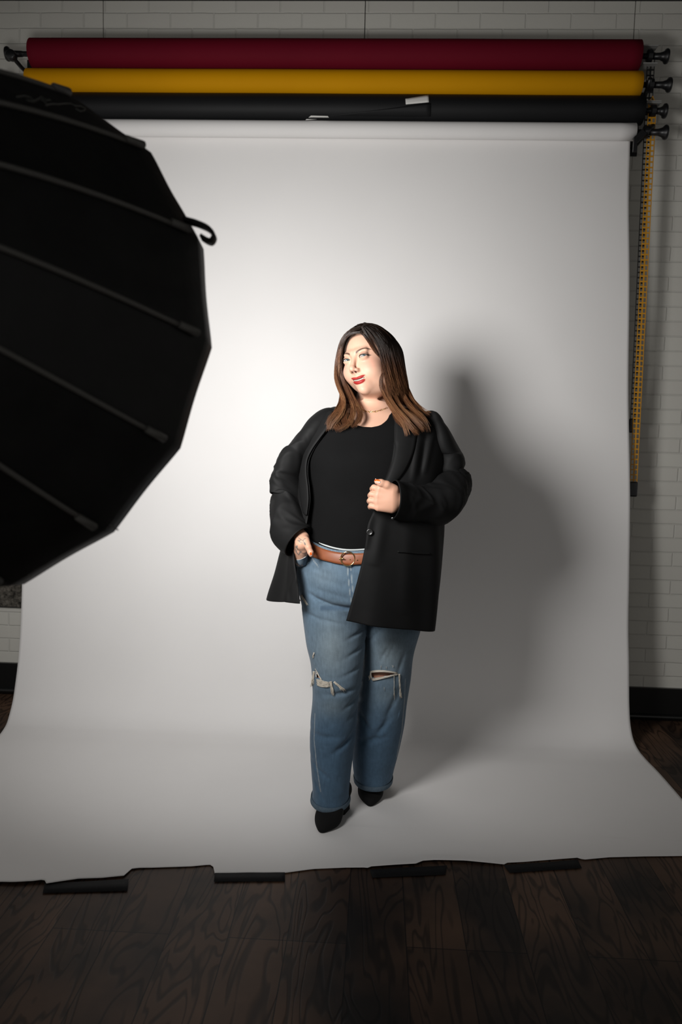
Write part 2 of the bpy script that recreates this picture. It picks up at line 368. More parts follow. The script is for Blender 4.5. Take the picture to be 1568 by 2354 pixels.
# ------------------------------------------------------------------ roller ends, knobs, brackets, chains
def spigot(side, x_end, z, y, px_disc, label, sprocket=True, tilt=None):
    """plastic expander knob in the end of a roll"""
    d = W(px_disc[0], px_disc[1], y); xd = d[0]; s = 1 if side == 'R' else -1
    e = empty('roll_holder_knob', (x_end, y, z), label, 'roll holder', 'plastic knobs at the %s ends of the rolls' % ('right' if side == 'R' else 'left'))
    L = abs(xd-x_end)
    MB().lathe((x_end-s*.02, y, z), (s, 0, 0), [(0, .026), (.028, .026), (.03, .012), (L*.55, .011), (L*.6, .013)], 20).build('shaft', M_black_plastic, e, True)
    MB().lathe((x_end+s*(L*.6-.02), y, z), (s, 0, 0), [(0, .0125), (L*.4*.35+.02, .014), (L*.4*.7+.02, .020), (L*.4+.012, .029), (L*.4+.018, .031), (L*.4+.024, .029), (L*.4+.026, .018)], 28).build('knob', M_black_plastic, e, True)
    if sprocket:
        MB().lathe((x_end+s*.035, y, z), (s, 0, 0), [(0, .018), (.002, .026), (.02, .026), (.022, .018)], 20).build('sprocket', M_black_plastic, e, False)
    return e
ends = [(rx1, rz, RY, (1535, 103), 'black trumpet knob at the right end of the red roll'), (yx1, yz, RY, (1541, 171), 'black trumpet knob at the right end of the yellow roll'),
        (bx1, bz, RY-.005, (1531, 232), 'black trumpet knob at the right end of the black roll'), (WXR, wz, -.19, (1532, 291), 'black trumpet knob at the right end of the white roll')]
for x, z, y, px, lb in ends: spigot('R', x, z, y, px, lb)
spigot('L', rx0, rz, RY, (17, 125), 'black trumpet knob at the left end of the red roll', False)
spigot('L', yx0, yz, RY, (20, 190), 'black trumpet knob at the left end of the yellow roll', False)
# round end of the hook arm seen under the left red knob
e = empty('hook_bracket', (rx0-.07, -.02, rz-.03), 'black hook bracket under the left knob of the red roll', 'bracket')
MB().box((rx0-.075, -.004, rz-.03), (.05, .008, .16)).build('wall_plate', M_black_plastic, e)
MB().tube([(rx0-.075, -.01, rz-.03), (rx0-.075, -.12, rz-.035), (rx0-.075, -.2, rz-.03)], .009, 12).lathe((rx0-.075, -.205, rz-.028), (0, -1, 0), [(0, .02), (.012, .023), (.03, .022), (.034, .016)], 20).build('arm', M_black_plastic, e, True)
M_bracket = mat('pale_grey_bracket', (.30, .30, .29), .4)
for i, (x, z, y, px, lb) in enumerate(ends):
    nm = ['red', 'yellow', 'black', 'white'][i]
    e = empty('hook_bracket', (x+.05, -.01, z), 'wall bracket holding the right end of the %s roll' % nm, 'bracket', 'brackets holding the right ends of the rolls')
    m_ = M_bracket if i in (0, 2) else M_black_plastic
    MB().box((x+.045, -.004, z), (.05, .008, .075)).build('wall_plate', m_, e)
    if i in (0, 2):
        MB().box((x+.045, -.10, z+.036), (.062, .19, .004)).box((x+.045, -.10, z-.036 if i == 0 else z+.03), (.062, .19, .004)).build('arm', M_bracket, e)
    elif i == 1:
        MB().tube([(x+.045, -.008, z-.02), (x+.04, -.1, z-.035), (x+.035, -.175, z-.012), (x+.03, -.215, z+.008)], .010, 10).build('arm', M_black_plastic, e, True)
    else:
        P = [W(1500, 291, -.19), W(1482, 305, -.21), W(1459, 322, -.225), W(1458.5, 346, -.225)]
        MB().tube([(x+.05, -.008, z), P[0], P[1]], .012, 10).build('arm', M_black_plastic, e, True)
        MB().box((P[2]+P[1])/2, (.028, .02, .05), np.array([[.707, 0, .707], [0, 1, 0], [-.707, 0, .707]])).box((P[2]+P[3])/2+np.array([.002, 0, 0]), (.015, .014, .055)).build('lever', M_black_plastic, e)
M_ychain = mat('yellow_plastic', (.55, .25, .006), .45)
def chain(label, cols, v0, v1, y, m, weight_px):
    """cols: [(u at v0, u at v1), ...]; a flat ladder chain in a long loop with a weight at its foot"""
    e0 = W(cols[0][0], v0, y); e = empty('bead_chain', tuple(e0), label, 'chain')
    c = MB()
    for (ua, ub) in cols:
        a = W(ua, v0, y); b = W(ub, v1, y); L = np.linalg.norm(b-a); d = (b-a)/L; s = np.array([1.0, 0, 0]); wd = .0165; pitch = .0232
        rot = np.stack([s, np.cross(d, s), d], 1)
        for q in (-1, 1): c.box((a+b)/2+s*q*wd*.42, (.0030, .003, L), rot)
        for i in range(int(L/pitch)+1): c.box(a+d*pitch*i, (wd*.9, .0032, .0058), rot)
    a, b = [W(cc[0], v0-4, y) for cc in cols][0], [W(cc[0], v0-4, y) for cc in cols][-1]
    c.tube([a+np.array([0, 0, -.01]), (a+b)/2+np.array([0, 0, .012]), b+np.array([0, 0, -.01])], .003, 6)
    c.build('chain_loop', m, e)
    (u0, w0), (u1, w1) = weight_px; p = W(u0, w0, y-.004); q = W(u1, w1, y-.004)
    wt = MB().box(((p[0]+q[0])/2, y-.004, (p[2]+q[2])/2), (abs(q[0]-p[0]), .018, abs(p[2]-q[2]))).build('chain_weight', M_black_plastic, e); bevel(wt, .006, 3)
    return e
chain('black ladder chain hanging from the right end of the red roll', [(1493, 1453), (1502, 1459)], 122, 970, -.165, M_black_plastic, ((1447, 962), (1455, 995)))
chain('yellow ladder chain with a black weight, hanging right of the backdrop', [(1495.5, 1452), (1505, 1460.5)], 232, 1112, -.18, M_ychain, ((1447, 1107), (1464, 1142)))

# ------------------------------------------------------------------ grey panel and stand foot at the left
M_shag = add_noise(mat('shaggy_grey', (.075, .068, .058), .95, spec=.1), 60, .3, 2.0, 6, bump=1.0, bscale=70, dist=.01)
p0 = W(60, 1395, -.02); p1 = W(-200, 1395, -.02); V = []; n1, n2 = 60, 60; zt = p0[2]+.62
for i in range(n1):
    for j in range(n2):
        x = p1[0]+(p0[0]+.06-p1[0])*i/(n1-1); z = p0[2]+(zt-p0[2])*j/(n2-1)
        V.append((x, -.028-.008*mnoise.noise((x*45, 0, z*45)), z))
pn = empty('textured_wall_panel', (p1[0], -.02, p0[2]), 'shaggy dark grey textured panel on the wall beside the backdrop, under the softbox', 'wall panel')
mesh('pile', V, grid_faces(n1, n2), M_shag, pn)
MB().box(((p1[0]+p0[0]+.06)/2, -.01, (p0[2]+zt)/2), (p0[0]+.06-p1[0]+.01, .018, zt-p0[2]+.012)).build('frame', M_black_plastic, pn)
# ------------------------------------------------------------------ softbox
M_sbk = add_noise(mat('black_ripstop', (.0065, .0065, .0065), .6, spec=.3), 14, .7, 1.3, bump=.5, bscale=22, dist=.004)
M_rod = mat('dark_grey_rod_sleeve', (.085, .082, .076), .6, spec=.4)
M_silver = mat('silver_lining', (.6, .6, .6), .35, .8)
NR = 16
def sb_point(a, s, out=0.0, sag=0.0):
    r = (SBR+out)*s*(1-sag)
    return SBC+r*(math.cos(a)*SBU+math.sin(a)*SBV)-(SBD+out)*(1-s**2)*SBX
hub = SBC-SBD*SBX
sb = empty('softbox', tuple(hub), 'large black sixteen-rib softbox seen from behind, facing the woman', 'softbox')
na, nsq = 16*12, 26; V = []
for j in range(nsq):
    s = .10+.90*j/(nsq-1)
    for i in range(na):
        a = SBPH+2*math.pi*i/na; ph = (i % 12)/12; sg = math.sin(math.pi*ph)
        wr = .004*mnoise.noise((math.cos(a)*8, math.sin(a)*8, s*6))*sg
        V.append(sb_point(a, s, 0, .022*sg*s**.5+wr*.6))
# skirt beyond the rib ends
for q in (1, 2):
    for i in range(na):
        a = SBPH+2*math.pi*i/na; ph = (i % 12)/12; sg = math.sin(math.pi*ph)
        V.append(sb_point(a, 1.0, 0, .024*sg)+SBX*.022*q-(math.cos(a)*SBU+math.sin(a)*SBV)*.002*q)
shell = mesh('shell', V, grid_faces(nsq+2, na, True), M_sbk, sb); shell.data.materials.append(M_silver)
md = shell.modifiers.new('solid', 'SOLIDIFY'); md.thickness = .002; md.offset = 1
for k in range(NR):
    a = SBPH-2*math.pi*k/NR
    P = [sb_point(a, s, .004) for s in np.linspace(.1, .965, 18)]
    MB().tube(P, .0042, 8).build('rib', M_rod, sb, True)
    tip = sb_point(a, .965, .006)
    MB().tube([sb_point(a, .94, .007), sb_point(a, .975, .007)], [.0062, .0075], 8).build('rib_pocket', M_rod, sb, True)
MB().lathe(hub-SBX*.05, SBX, [(0, .07), (.03, .085), (.06, .085), (.075, .06)], 32).build('speed_ring', M_black_plastic, sb, True)
# carrying loop at the rim and hanging thread ends
lp = [np.array([424, 506]), np.array([458, 516]), np.array([484, 530]), np.array([493, 543]), np.array([486, 556]), np.array([470, 550]), np.array([463, 545])]
yb = sb_point(SBPH-2*math.pi/16, 1)[1]
P = spline([W(p[0], p[1], yb-.01) for p in lp], 26); V = []
for p in P: V += [p+np.array([0, -.010, .002]), p+np.array([0, .010, -.002])]
lo = mesh('strap_loop', V, grid_faces(len(P), 2), M_sbk, sb); solid(lo, .005, 0)
yb2 = sb_point(SBPH-8*math.pi/16, 1)[1]
MB().tube([W(252, 1207, yb2), W(262, 1213, yb2), W(272, 1219, yb2)], .0012, 5).build('loose_thread', M_rod, sb)
MB().tube([W(55, 1310, yb2), W(62, 1318, yb2), W(72, 1326, yb2)], .0016, 5).build('loose_thread', M_rod, sb)
# white stitched mark on the upper skirt, out of focus and unreadable
M_print = mat('pale_print', (.085, .087, .078), .7)
def on_softbox(u, v, off=.004):
    o = CAM; d = ray(u, v)
    h = SBB.ray_cast(Vector(o), Vector(d).normalized())
    return (np.array(h[0])-d/np.linalg.norm(d)*off) if h[0] is not None else None
SBB = BVHTree.FromPolygons([tuple(v) for v in V_] if False else [tuple(np.array(v.co)+hub) for v in shell.data.vertices], [tuple(p.vertices) for p in shell.data.polygons])
mk = MB()
for st in ([(60, 225), (78, 222), (92, 226), (100, 234), (112, 228), (122, 234), (131, 243)], [(84, 232), (97, 236), (108, 232), (116, 224), (128, 233), (138, 232)], [(127, 244), (140, 241), (155, 242), (172, 240)], [(168, 240), (185, 240), (193, 245), (206, 246), (215, 250)], [(196, 252), (206, 258), (216, 256), (218, 250)]):
    pts = [on_softbox(u-22, v-2, .0015) for u, v in st]; pts = [p for p in pts if p is not None]
    if len(pts) > 1: mk.tube(pts, .0012, 5)
if mk.V: mk.build('printed_mark', M_print, sb)
# strobe head and stand behind the softbox
st = empty('light_stand', (hub[0]-.09, hub[1]-.07, 0), 'black light stand carrying the softbox, outside the left edge', 'light stand')
sx, sy = hub[0]-.09, hub[1]-.07
MB().lathe((sx, sy, .25), (0, 0, 1), [(0, .0175), (.8, .0175), (.8, .013), (1.15, .013), (hub[2]-.40, .013)], 16).build('pole', M_black_plastic, st, True)
for k in range(3):
    a = 2.2+2*math.pi*k/3
    MB().tube([(sx, sy, .55), (sx+.42*math.cos(a), sy+.42*math.sin(a), .012)], .011, 10).build('leg', M_black_plastic, st, True)
hd = empty('strobe_head', (sx, sy, hub[2]-.05), 'black strobe head behind the softbox, outside the left edge', 'studio flash')
MB().lathe(hub-SBX*.36, SBX, [(0, .055), (.01, .062), (.29, .062), (.30, .055)], 28).build('body', M_black_plastic, hd, True)
MB().tube([(sx, sy, hub[2]-.14), hub-SBX*.18], .018, 10).build('mount', M_black_plastic, hd, True)

# =================================================================== the woman
def surfnet(fn, lo, hi, h, k=1.8):
    """naive surface nets of fn(P)->distance, refined only near the surface"""
    lo = np.array(lo, float); hi = np.array(hi, float); f = 4
    nc = np.ceil((hi-lo)/(h*f)).astype(int)+1
    ax = [lo[i]+h*f*np.arange(nc[i]) for i in range(3)]
    X, Y, Z = np.meshgrid(*ax, indexing='ij')
    dc = fn(np.stack([X.ravel(), Y.ravel(), Z.ravel()], 1)).reshape(nc).astype(np.float32)
    n = (nc-1)*f+1
    idx = [np.minimum((np.arange(n[i])+f//2)//f, nc[i]-1) for i in range(3)]
    D = dc[np.ix_(*idx)].copy()
    near = np.argwhere(np.abs(D) < h*f*k)
    P = lo+near*h
    vals = np.concatenate([fn(P[i:i+400000]) for i in range(0, len(P), 400000)]) if len(P) else np.zeros(0)
    D[near[:, 0], near[:, 1], near[:, 2]] = vals
    S = D < 0
    c = np.zeros(n-1, np.uint8); 
    cnt = np.zeros(n-1, np.int16)
    for dx in (0, 1):
        for dy in (0, 1):
            for dz in (0, 1): cnt += S[dx:n[0]-1+dx, dy:n[1]-1+dy, dz:n[2]-1+dz]
    cells = np.argwhere((cnt > 0) & (cnt < 8))
    ids = -np.ones(n-1, np.int64); ids[tuple(cells.T)] = np.arange(len(cells))
    acc = np.zeros((len(cells), 3)); num = np.zeros(len(cells))
    corners = [(a, b, c_) for a in (0, 1) for b in (0, 1) for c_ in (0, 1)]
    for A in corners:
        for d in range(3):
            if A[d]: continue
            B = list(A); B[d] = 1
            a = D[tuple((cells+A).T)]; b = D[tuple((cells+B).T)]; m = (a < 0) != (b < 0)
            t = np.where(m, a/(a-b+1e-12), 0)
            p = np.array(A, float)[None]+t[:, None]*(np.array(B)-np.array(A))[None]
            acc[m] += p[m]; num[m] += 1
    V = lo+h*(cells+acc/num[:, None])
    F = []
    for d in range(3):
        e1, e2 = [(1, 2), (2, 0), (0, 1)][d]
        sl = [slice(0, n[i]) for i in range(3)]; s0 = list(sl); s1 = list(sl); s0[d] = slice(0, n[d]-1); s1[d] = slice(1, n[d])
        a = S[tuple(s0)]; b = S[tuple(s1)]; E = np.argwhere(a != b)
        E = E[(E[:, e1] > 0) & (E[:, e2] > 0) & (E[:, e1] < n[e1]-1) & (E[:, e2] < n[e2]-1)]
        sgn = a[tuple(E.T)]
        q = []
        for o1, o2 in ((-1, -1), (0, -1), (0, 0), (-1, 0)):
            C = E.copy(); C[:, e1] += o1; C[:, e2] += o2; q.append(ids[tuple(C.T)])
        q = np.stack(q, 1); q[~sgn] = q[~sgn][:, ::-1]; F.append(q)
    F = np.concatenate(F); F = F[(F >= 0).all(1)]
    return V, F
def smin(a, b, k):
    h = np.clip(.5+.5*(b-a)/k, 0, 1); return b*(1-h)+a*h-k*h*(1-h)
def smax(a, b, k): return -smin(-a, -b, k)
def sph(P, c, r): return np.linalg.norm(P-np.array(c), axis=1)-r
def ell(P, c, r):
    q = (P-np.array(c))/np.array(r); k0 = np.linalg.norm(q, axis=1); k1 = np.linalg.norm(q/np.array(r), axis=1); return k0*(k0-1)/(k1+1e-9)
def cap(P, a, b, ra, rb=None):
    a = np.array(a, float); b = np.array(b, float); rb = ra if rb is None else rb
    ab = b-a; t = np.clip(((P-a)@ab)/(ab@ab+1e-12), 0, 1)
    return np.linalg.norm(P-a-t[:, None]*ab, axis=1)-(ra+(rb-ra)*t)
def capchain(P, pts, rs, k=.004):
    d = None
    for i in range(len(pts)-1):
        e = cap(P, pts[i], pts[i+1], rs[i], rs[i+1]); d = e if d is None else smin(d, e, k)
    return d
class Stack:
    """horizontal superelliptic slices traced from the outline: rows (v, uL, uR, yc, depth)"""
    def __init__(s, rows, e=2.15):
        R = []
        for v, uL, uR, yc, b in rows:
            a = W(uL, v, yc); c = W(uR, v, yc); R.append(((a[2]+c[2])/2, (a[0]+c[0])/2, (c[0]-a[0])/2, yc, b))
        R = np.array(R)[::-1]; s.z = R[:, 0]; s.R = R[:, 1:]; s.e = e
    def at(s, z): return interp(z, s.z, s.R)
    def field(s, P, grow=0.0):
        q = s.at(P[:, 2]); a = q[:, 1]+grow; b = q[:, 3]+grow
        x = np.abs((P[:, 0]-q[:, 0])/a); y = np.abs((P[:, 1]-q[:, 2])/b)
        rho = (x**s.e+y**s.e)**(1/s.e)+1e-9
        d = (rho-1)*np.minimum(a, b)*(.6+.4*np.minimum(1, np.maximum(a, b)/np.minimum(a, b)*.7))
        over = np.maximum(s.z[0]-P[:, 2], P[:, 2]-s.z[-1])
        return np.where(over > 0, np.sqrt(np.maximum(d, 0)**2+over**2), np.maximum(d, over))
    def pt(s, ang, z, grow=0.0):
        """ang 0 = viewer's right, -pi/2 = towards the camera"""
        q = s.at(np.asarray(z, float)); c = np.cos(ang); t = np.sin(ang); e = 2/s.e
        return np.stack([q[..., 0]+(q[..., 1]+grow)*np.sign(c)*np.abs(c)**e, q[..., 2]+(q[..., 3]+grow)*np.sign(t)*np.abs(t)**e, np.asarray(z, float)+0*c], -1)
def on_stack(u, v, st, grow=0.0):
    y = -1.28
    for _ in range(12):
        p = W(u, v, y); q = st.at(np.array([p[2]]))[0]; r = min(.9985, abs((p[0]-q[0])/(q[1]+grow))); y = .5*y+.5*(q[2]-(q[3]+grow)*(1-r**st.e)**(1/st.e))
    return W(u, v, y)
def fbm(P, s, seed=0.0):
    return np.array([mnoise.noise((p[0]*s+seed, p[1]*s, p[2]*s)) for p in P])

# ---- slices of the body
TORSO = Stack([(925, 815, 905, -1.07, .070), (938, 800, 925, -1.075, .082), (950, 775, 958, -1.08, .100), (962, 748, 985, -1.08, .118), (982, 722, 1004, -1.085, .142), (1010, 706, 1008, -1.085, .168),
               (1050, 700, 1004, -1.085, .200), (1090, 700, 1000, -1.085, .205), (1130, 700, 992, -1.09, .196), (1180, 698, 990, -1.09, .205), (1225, 695, 990, -1.09, .213), (1265, 688, 990, -1.09, .213), (1300, 684, 992, -1.09, .20)])
PELV = Stack([(1205, 703, 984, -1.09, .205), (1235, 699, 988, -1.09, .211), (1262, 688, 990, -1.09, .214), (1300, 683, 992, -1.09, .217), (1340, 686, 992, -1.09, .210), (1375, 695, 988, -1.09, .185), (1400, 712, 975, -1.09, .145), (1415, 730, 960, -1.09, .10)])
LEGF = Stack([(1300, 690, 835, -1.10, .13), (1340, 687, 838, -1.11, .145), (1385, 693, 841, -1.115, .148), (1437, 699, 842, -1.12, .142), (1480, 705, 840, -1.125, .135), (1525, 715, 837, -1.13, .126), (1560, 718, 833, -1.135, .118), (1600, 719, 825, -1.13, .112),
              (1660, 714, 821, -1.12, .108), (1720, 713, 814, -1.11, .106), (1780, 717, 806, -1.11, .104), (1815, 719, 803, -1.11, .103), (1834, 717, 803, -1.11, .103)])
LEGR = Stack([(1300, 835, 990, -1.06, .13), (1340, 833, 988, -1.05, .14), (1385, 833, 983, -1.04, .14), (1447, 834, 966, -1.03, .135), (1500, 832, 951, -1.02, .125), (1560, 826, 944, -1.01, .116), (1610, 818, 936, -1.00, .110),
              (1660, 814, 930, -.985, .106), (1730, 810, 915, -.96, .102), (1768, 812, 905, -.945, .10), (1790, 816, 900, -.94, .10)])

# ---- head frame
HC = np.array([-.042, -1.09, 1.606]); HS = 1.05
def rot3(yw, rl, pt):
    cz, sz, cy, sy, cx, sx = math.cos(yw), math.sin(yw), math.cos(rl), math.sin(rl), math.cos(pt), math.sin(pt)
    return np.array([[cy, 0, sy], [0, 1, 0], [-sy, 0, cy]])@np.array([[cz, -sz, 0], [sz, cz, 0], [0, 0, 1]])@np.array([[1, 0, 0], [0, cx, -sx], [0, sx, cx]])
HM = rot3(-.53, -.235, -.14)
def to_head(P):
    p = ((P-HC)@HM)/HS; p[:, 0] -= .22*np.maximum(0, -p[:, 2]-.035); return p
def from_head(p):
    p = np.array(p, float); p[0] += .22*max(0, -p[2]-.035); return HC+HS*(p@HM.T)
EYE = .031
def mirr(P): Q = P.copy(); Q[:, 0] = np.abs(Q[:, 0]); return Q
def lipcurve(x, k): return k*(x/.026)**2
def head_field(p):
    q = mirr(p)
    d = ell(p, (0, .018, .030), (.073, .094, .084))
    d = smin(d, ell(p, (0, -.018, -.036), (.0665, .066, .078)), .022)
    d = smin(d, ell(q, (.033, -.046, -.040), (.031, .032, .034)), .018)          # full cheeks
    d = smin(d, ell(q, (.0375, -.008, -.070), (.024, .034, .028)), .022)          # jaw corners
    d = smin(d, ell(p, (0, -.056, -.096), (.0255, .031, .024)), .022)            # chin
    d = smin(d, sph(p, (0, -.075, -.103), .0115), .014)
    d = smin(d, ell(p, (0, -.012, -.104), (.040, .042, .018)), .016)             # soft under the chin
    d = smin(d, cap(q, (.006, -.076, .017), (.036, -.068, .020), .010, .007), .012)   # brow
    d = smin(d, ell(p, (0, -.066, -.068), (.026, .024, .024)), .014)            # muzzle
    d = smax(d, -ell(q, (EYE, -.096, .003), (.0185, .018, .0110)), .010)        # eye sockets
    ye = -.0715
    lid = sph(q, (EYE, ye, 0), .0146)
    xx = (q[:, 0]-EYE)/.0145
    up = .0040*np.sqrt(np.clip(1-xx**2, 0, 1))+.0009*xx-.0004; dn = -.0026*np.sqrt(np.clip(1-xx**2, 0, 1))+.0010*xx
    opn = np.maximum(np.maximum(q[:, 2]-up, dn-q[:, 2]), np.maximum(q[:, 1]+.060, np.abs(q[:, 0]-EYE)-.0148))
    d = smin(d, lid, .0065)
    d = smax(d, -smax(opn, -1.0+0*opn, .0005), .0012)
    # nose
    n = cap(p, (0, -.0750, .014), (0, -.0985, -.030), .0062, .0074)
    n = smin(n, sph(p, (0, -.1025, -.0362), .0090), .006)
    n = smin(n, ell(q, (.0108, -.0925, -.0410), (.0058, .0085, .0060)), .0065)
    n = smin(n, cap(p, (0, -.095, -.044), (0, -.088, -.050), .0045), .004)
    d = smin(d, n, .0105)
    d = smax(d, -ell(q, (.0058, -.0955, -.0475), (.0026, .0048, .0032)), .002)
    # mouth
    xm = p[:, 0]; zc = -.0715+lipcurve(xm, .0072)
    yl = -.0885+.42*xm**2/.026
    P2 = p.copy(); P2[:, 2] -= lipcurve(xm, .0072); P2[:, 1] -= 8.5*xm**2
    ul = smin(ell(mirr(P2), (.0075, -.0865, -.0668), (.0130, .0064, .0040)), ell(P2, (0, -.085, -.0672), (.0255, .0055, .0034)), .003)
    ll = ell(P2, (0, -.0860, -.0800), (.0205, .0072, .0056))
    d = smin(d, ul, .003); d = smin(d, ll, .004)
    gap = ell(P2, (0, -.086, -.0728), (.0220, .0110, .0031))
    d = smax(d, -gap, .0015)
    d = smax(d, -ell(P2, (0, -.080, -.0727), (.021, .012, .0042)), .001)
    d = smax(d, -cap(q, (.0285, -.088, -.0665), (.0305, -.0865, -.0635), .0010), .003)   # smile corners
    d = smax(d, -cap(q, (.020, -.0985, -.046), (.0315, -.089, -.062), .0006), .007)     # smile fold
    # ears
    d = smin(d, ell(q, (.070, .012, -.004), (.007, .015, .026)), .006)
    return d*HS
NECK0 = W(858, 900, -1.035); NECK1 = W(860, 968, -1.055)
def upper_field(P):
    d = head_field(to_head(P))
    n = cap(P, NECK0, NECK1, .055, .063)
    d = smin(d, n, .010)
    t = TORSO.field(P, -.004)
    d = smin(d, t, .035)
    tr = cap(P, W(802, 950, -1.06), W(768, 986, -1.07), .036, .035); d = smin(d, tr, .03)
    tr = cap(P, W(912, 948, -1.06), W(955, 982, -1.07), .036, .035); d = smin(d, tr, .03)
    return d
# skin colours (linear), placed in the head's own frame
SKIN = np.array([.64, .385, .275])
def mixc(c, col, a): a = np.clip(a, 0, 1)[:, None]; return c*(1-a)+np.array(col)*a
def sst(x, a, b): t = np.clip((x-a)/(b-a), 0, 1); return t*t*(3-2*t)
def skin_colors(V):
    p = to_head(V); q = mirr(p); c = np.tile(SKIN, (len(V), 1))
    c = mixc(c, (.70, .30, .235), .42*np.exp(-(((q[:, 0]-.045)/.022)**2+((q[:, 2]+.028)/.020)**2))*(p[:, 1] < -.02))
    c = mixc(c, (.78, .42, .33), .3*np.exp(-((p[:, 0]/.014)**2+((p[:, 2]+.038)/.012)**2)))
    front = p[:, 1] < -.045
    # eye shadow, lash line
    ex = (q[:, 0]-EYE)
    c = mixc(c, (.36, .20, .14), .55*np.exp(-((ex/.017)**2+((p[:, 2]-.0075)/.0055)**2))*front)
    xx = np.clip(ex/.0155, -1, 1)
    up = .0040*np.sqrt(1-xx**2)+.0009*xx-.0004; dn = -.0026*np.sqrt(1-xx**2)+.0010*xx
    on = (np.abs(ex) < .0165)&front
    c = mixc(c, (.02, .012, .01), 1.0*np.exp(-((p[:, 2]-up-.0006)/.0013)**2)*on*sst(ex, -.016, -.006))
    c = mixc(c, (.10, .05, .04), .7*np.exp(-((p[:, 2]-dn+.0004)/.0008)**2)*on*sst(ex, -.010, .006))
    c = mixc(c, (.02, .012, .01), np.exp(-(((ex-.0155)/.0035)**2+((p[:, 2]-.0012)/.0013)**2))*front)
    # brows
    t = np.clip((q[:, 0]-.0125)/.0385, 0, 1); zb = .0155+.0095*np.sin(np.clip(t*1.25, 0, 1.6)*math.pi*.58)-.0035*t**3; wb_ = .0035*(1-t)**.5+.0005
    c = mixc(c, (.060, .030, .020), .92*(1-sst(np.abs(p[:, 2]-zb), wb_*.55, wb_*1.15))*(q[:, 0] > .0115)*(q[:, 0] < .051)*front)
    # lips
    xm = p[:, 0]; P2 = p.copy(); P2[:, 2] -= lipcurve(xm, .0072); P2[:, 1] -= 8.5*xm**2
    u = smin(ell(mirr(P2), (.0075, -.0865, -.0668), (.0130, .0072, .0044)), ell(P2, (0, -.085, -.0672), (.0262, .0065, .0040)), .003)
    l = ell(P2, (0, -.0860, -.0798), (.0215, .0080, .0066))
    lip = np.minimum(u, l)
    c = mixc(c, (.34, .022, .020), (1-sst(lip, .0001, .0012))*front)
    ins = ell(P2, (0, -.080, -.0727), (.0225, .0095, .0040)); c = mixc(c, (.08, .010, .010), (1-sst(ins, .0006, .0022))*(P2[:, 1] > -.089))
    c = mixc(c, (.10, .03, .02), (1-sst(ell(q, (.0058, -.0955, -.0475), (.0031, .0052, .0037)), 0, .001)))
    return c
M_skin = mat('skin', SKIN, .5, spec=.35, sss=.12, attr=True)

# ---- hands (pixel skeletons given real depths)
def H(u, v, y): return W(u, v, y)
def fist_field(P):
    y = -1.375; s = 1.0
    d = capchain(P, [H(945, 1150, -1.33), H(918, 1150, -1.355), H(898, 1150, -1.37)], [.032, .034, .030])
    for (a, b, ra, rb) in (((900, 1129), (873, 1124), .021, .0128), ((900, 1142), (869, 1139), .021, .0128), ((900, 1155), (868, 1153), .021, .0124), ((900, 1166), (870, 1167), .019, .0115)):
        d = smin(d, cap(P, H(*a, y-.005), H(*b, y-.012), ra, rb), .012)
    fing = [((872, 1124), (860, 1121), (857, 1124), .0100, .0096), ((867, 1138), (855, 1136), (852, 1139), .0100, .0095), ((866, 1152), (852, 1150), (850, 1152), .0098, .0093), ((868, 1166), (854, 1163), (852, 1165), .0094, .0088)]
    for a, b, c, ra, rb in fing:
        f = capchain(P, [H(*a, y-.012), H(*b, y-.004), H(*c, y+.022), H(c[0]+12, c[1], y+.040)], [ra, rb, rb*.95, rb*.9], .003)
        d = smin(d, f, .0028)
    th = capchain(P, [H(905, 1126, y-.005), H(889, 1115, y-.018), H(876, 1110, y-.022), H(867, 1107.5, y-.022)], [.017, .0128, .0112, .0082], .004)
    d = smin(d, th, .004)
    return d
def pocket_field(P):
    d = capchain(P, [H(683, 1218, -1.245), H(694, 1237, -1.275), H(694, 1250, -1.298)], [.020, .022, .022], .01)
    d = smin(d, capchain(P, [H(700, 1243, -1.298), H(699, 1262, -1.290), H(695, 1292, -1.225)], [.016, .014, .012]), .008)
    d = smin(d, capchain(P, [H(692, 1245, -1.290), H(691, 1264, -1.272), H(690, 1294, -1.20)], [.017, .0145, .012]), .008)
    d = smin(d, capchain(P, [H(686, 1250, -1.270), H(685, 1266, -1.245), H(686, 1292, -1.18)], [.015, .013, .011]), .008)
    th = capchain(P, [H(703, 1243, -1.303), H(709, 1258, -1.322), H(714, 1270, -1.326), H(715.5, 1275, -1.325)], [.0130, .0100, .0092, .0078], .004)
    return smin(d, th, .0035)
TAT = [[(686, 1236), (691, 1240), (697, 1243), (702, 1252)], [(697, 1243), (700, 1238), (703, 1238)], [(691, 1240), (688, 1246), (693, 1247)], [(680, 1262), (681, 1270), (685, 1277), (686, 1282)], [(681, 1270), (684, 1262), (682, 1255)], [(685, 1277), (690, 1272)]]
def seg_dist(U, pts):
    d = np.full(len(U), 1e9)
    for a, b in zip(pts[:-1], pts[1:]):
        a = np.array(a, float); b = np.array(b, float); ab = b-a; t = np.clip(((U-a)@ab)/(ab@ab), 0, 1); d = np.minimum(d, np.linalg.norm(U-a-t[:, None]*ab, axis=1))
    return d

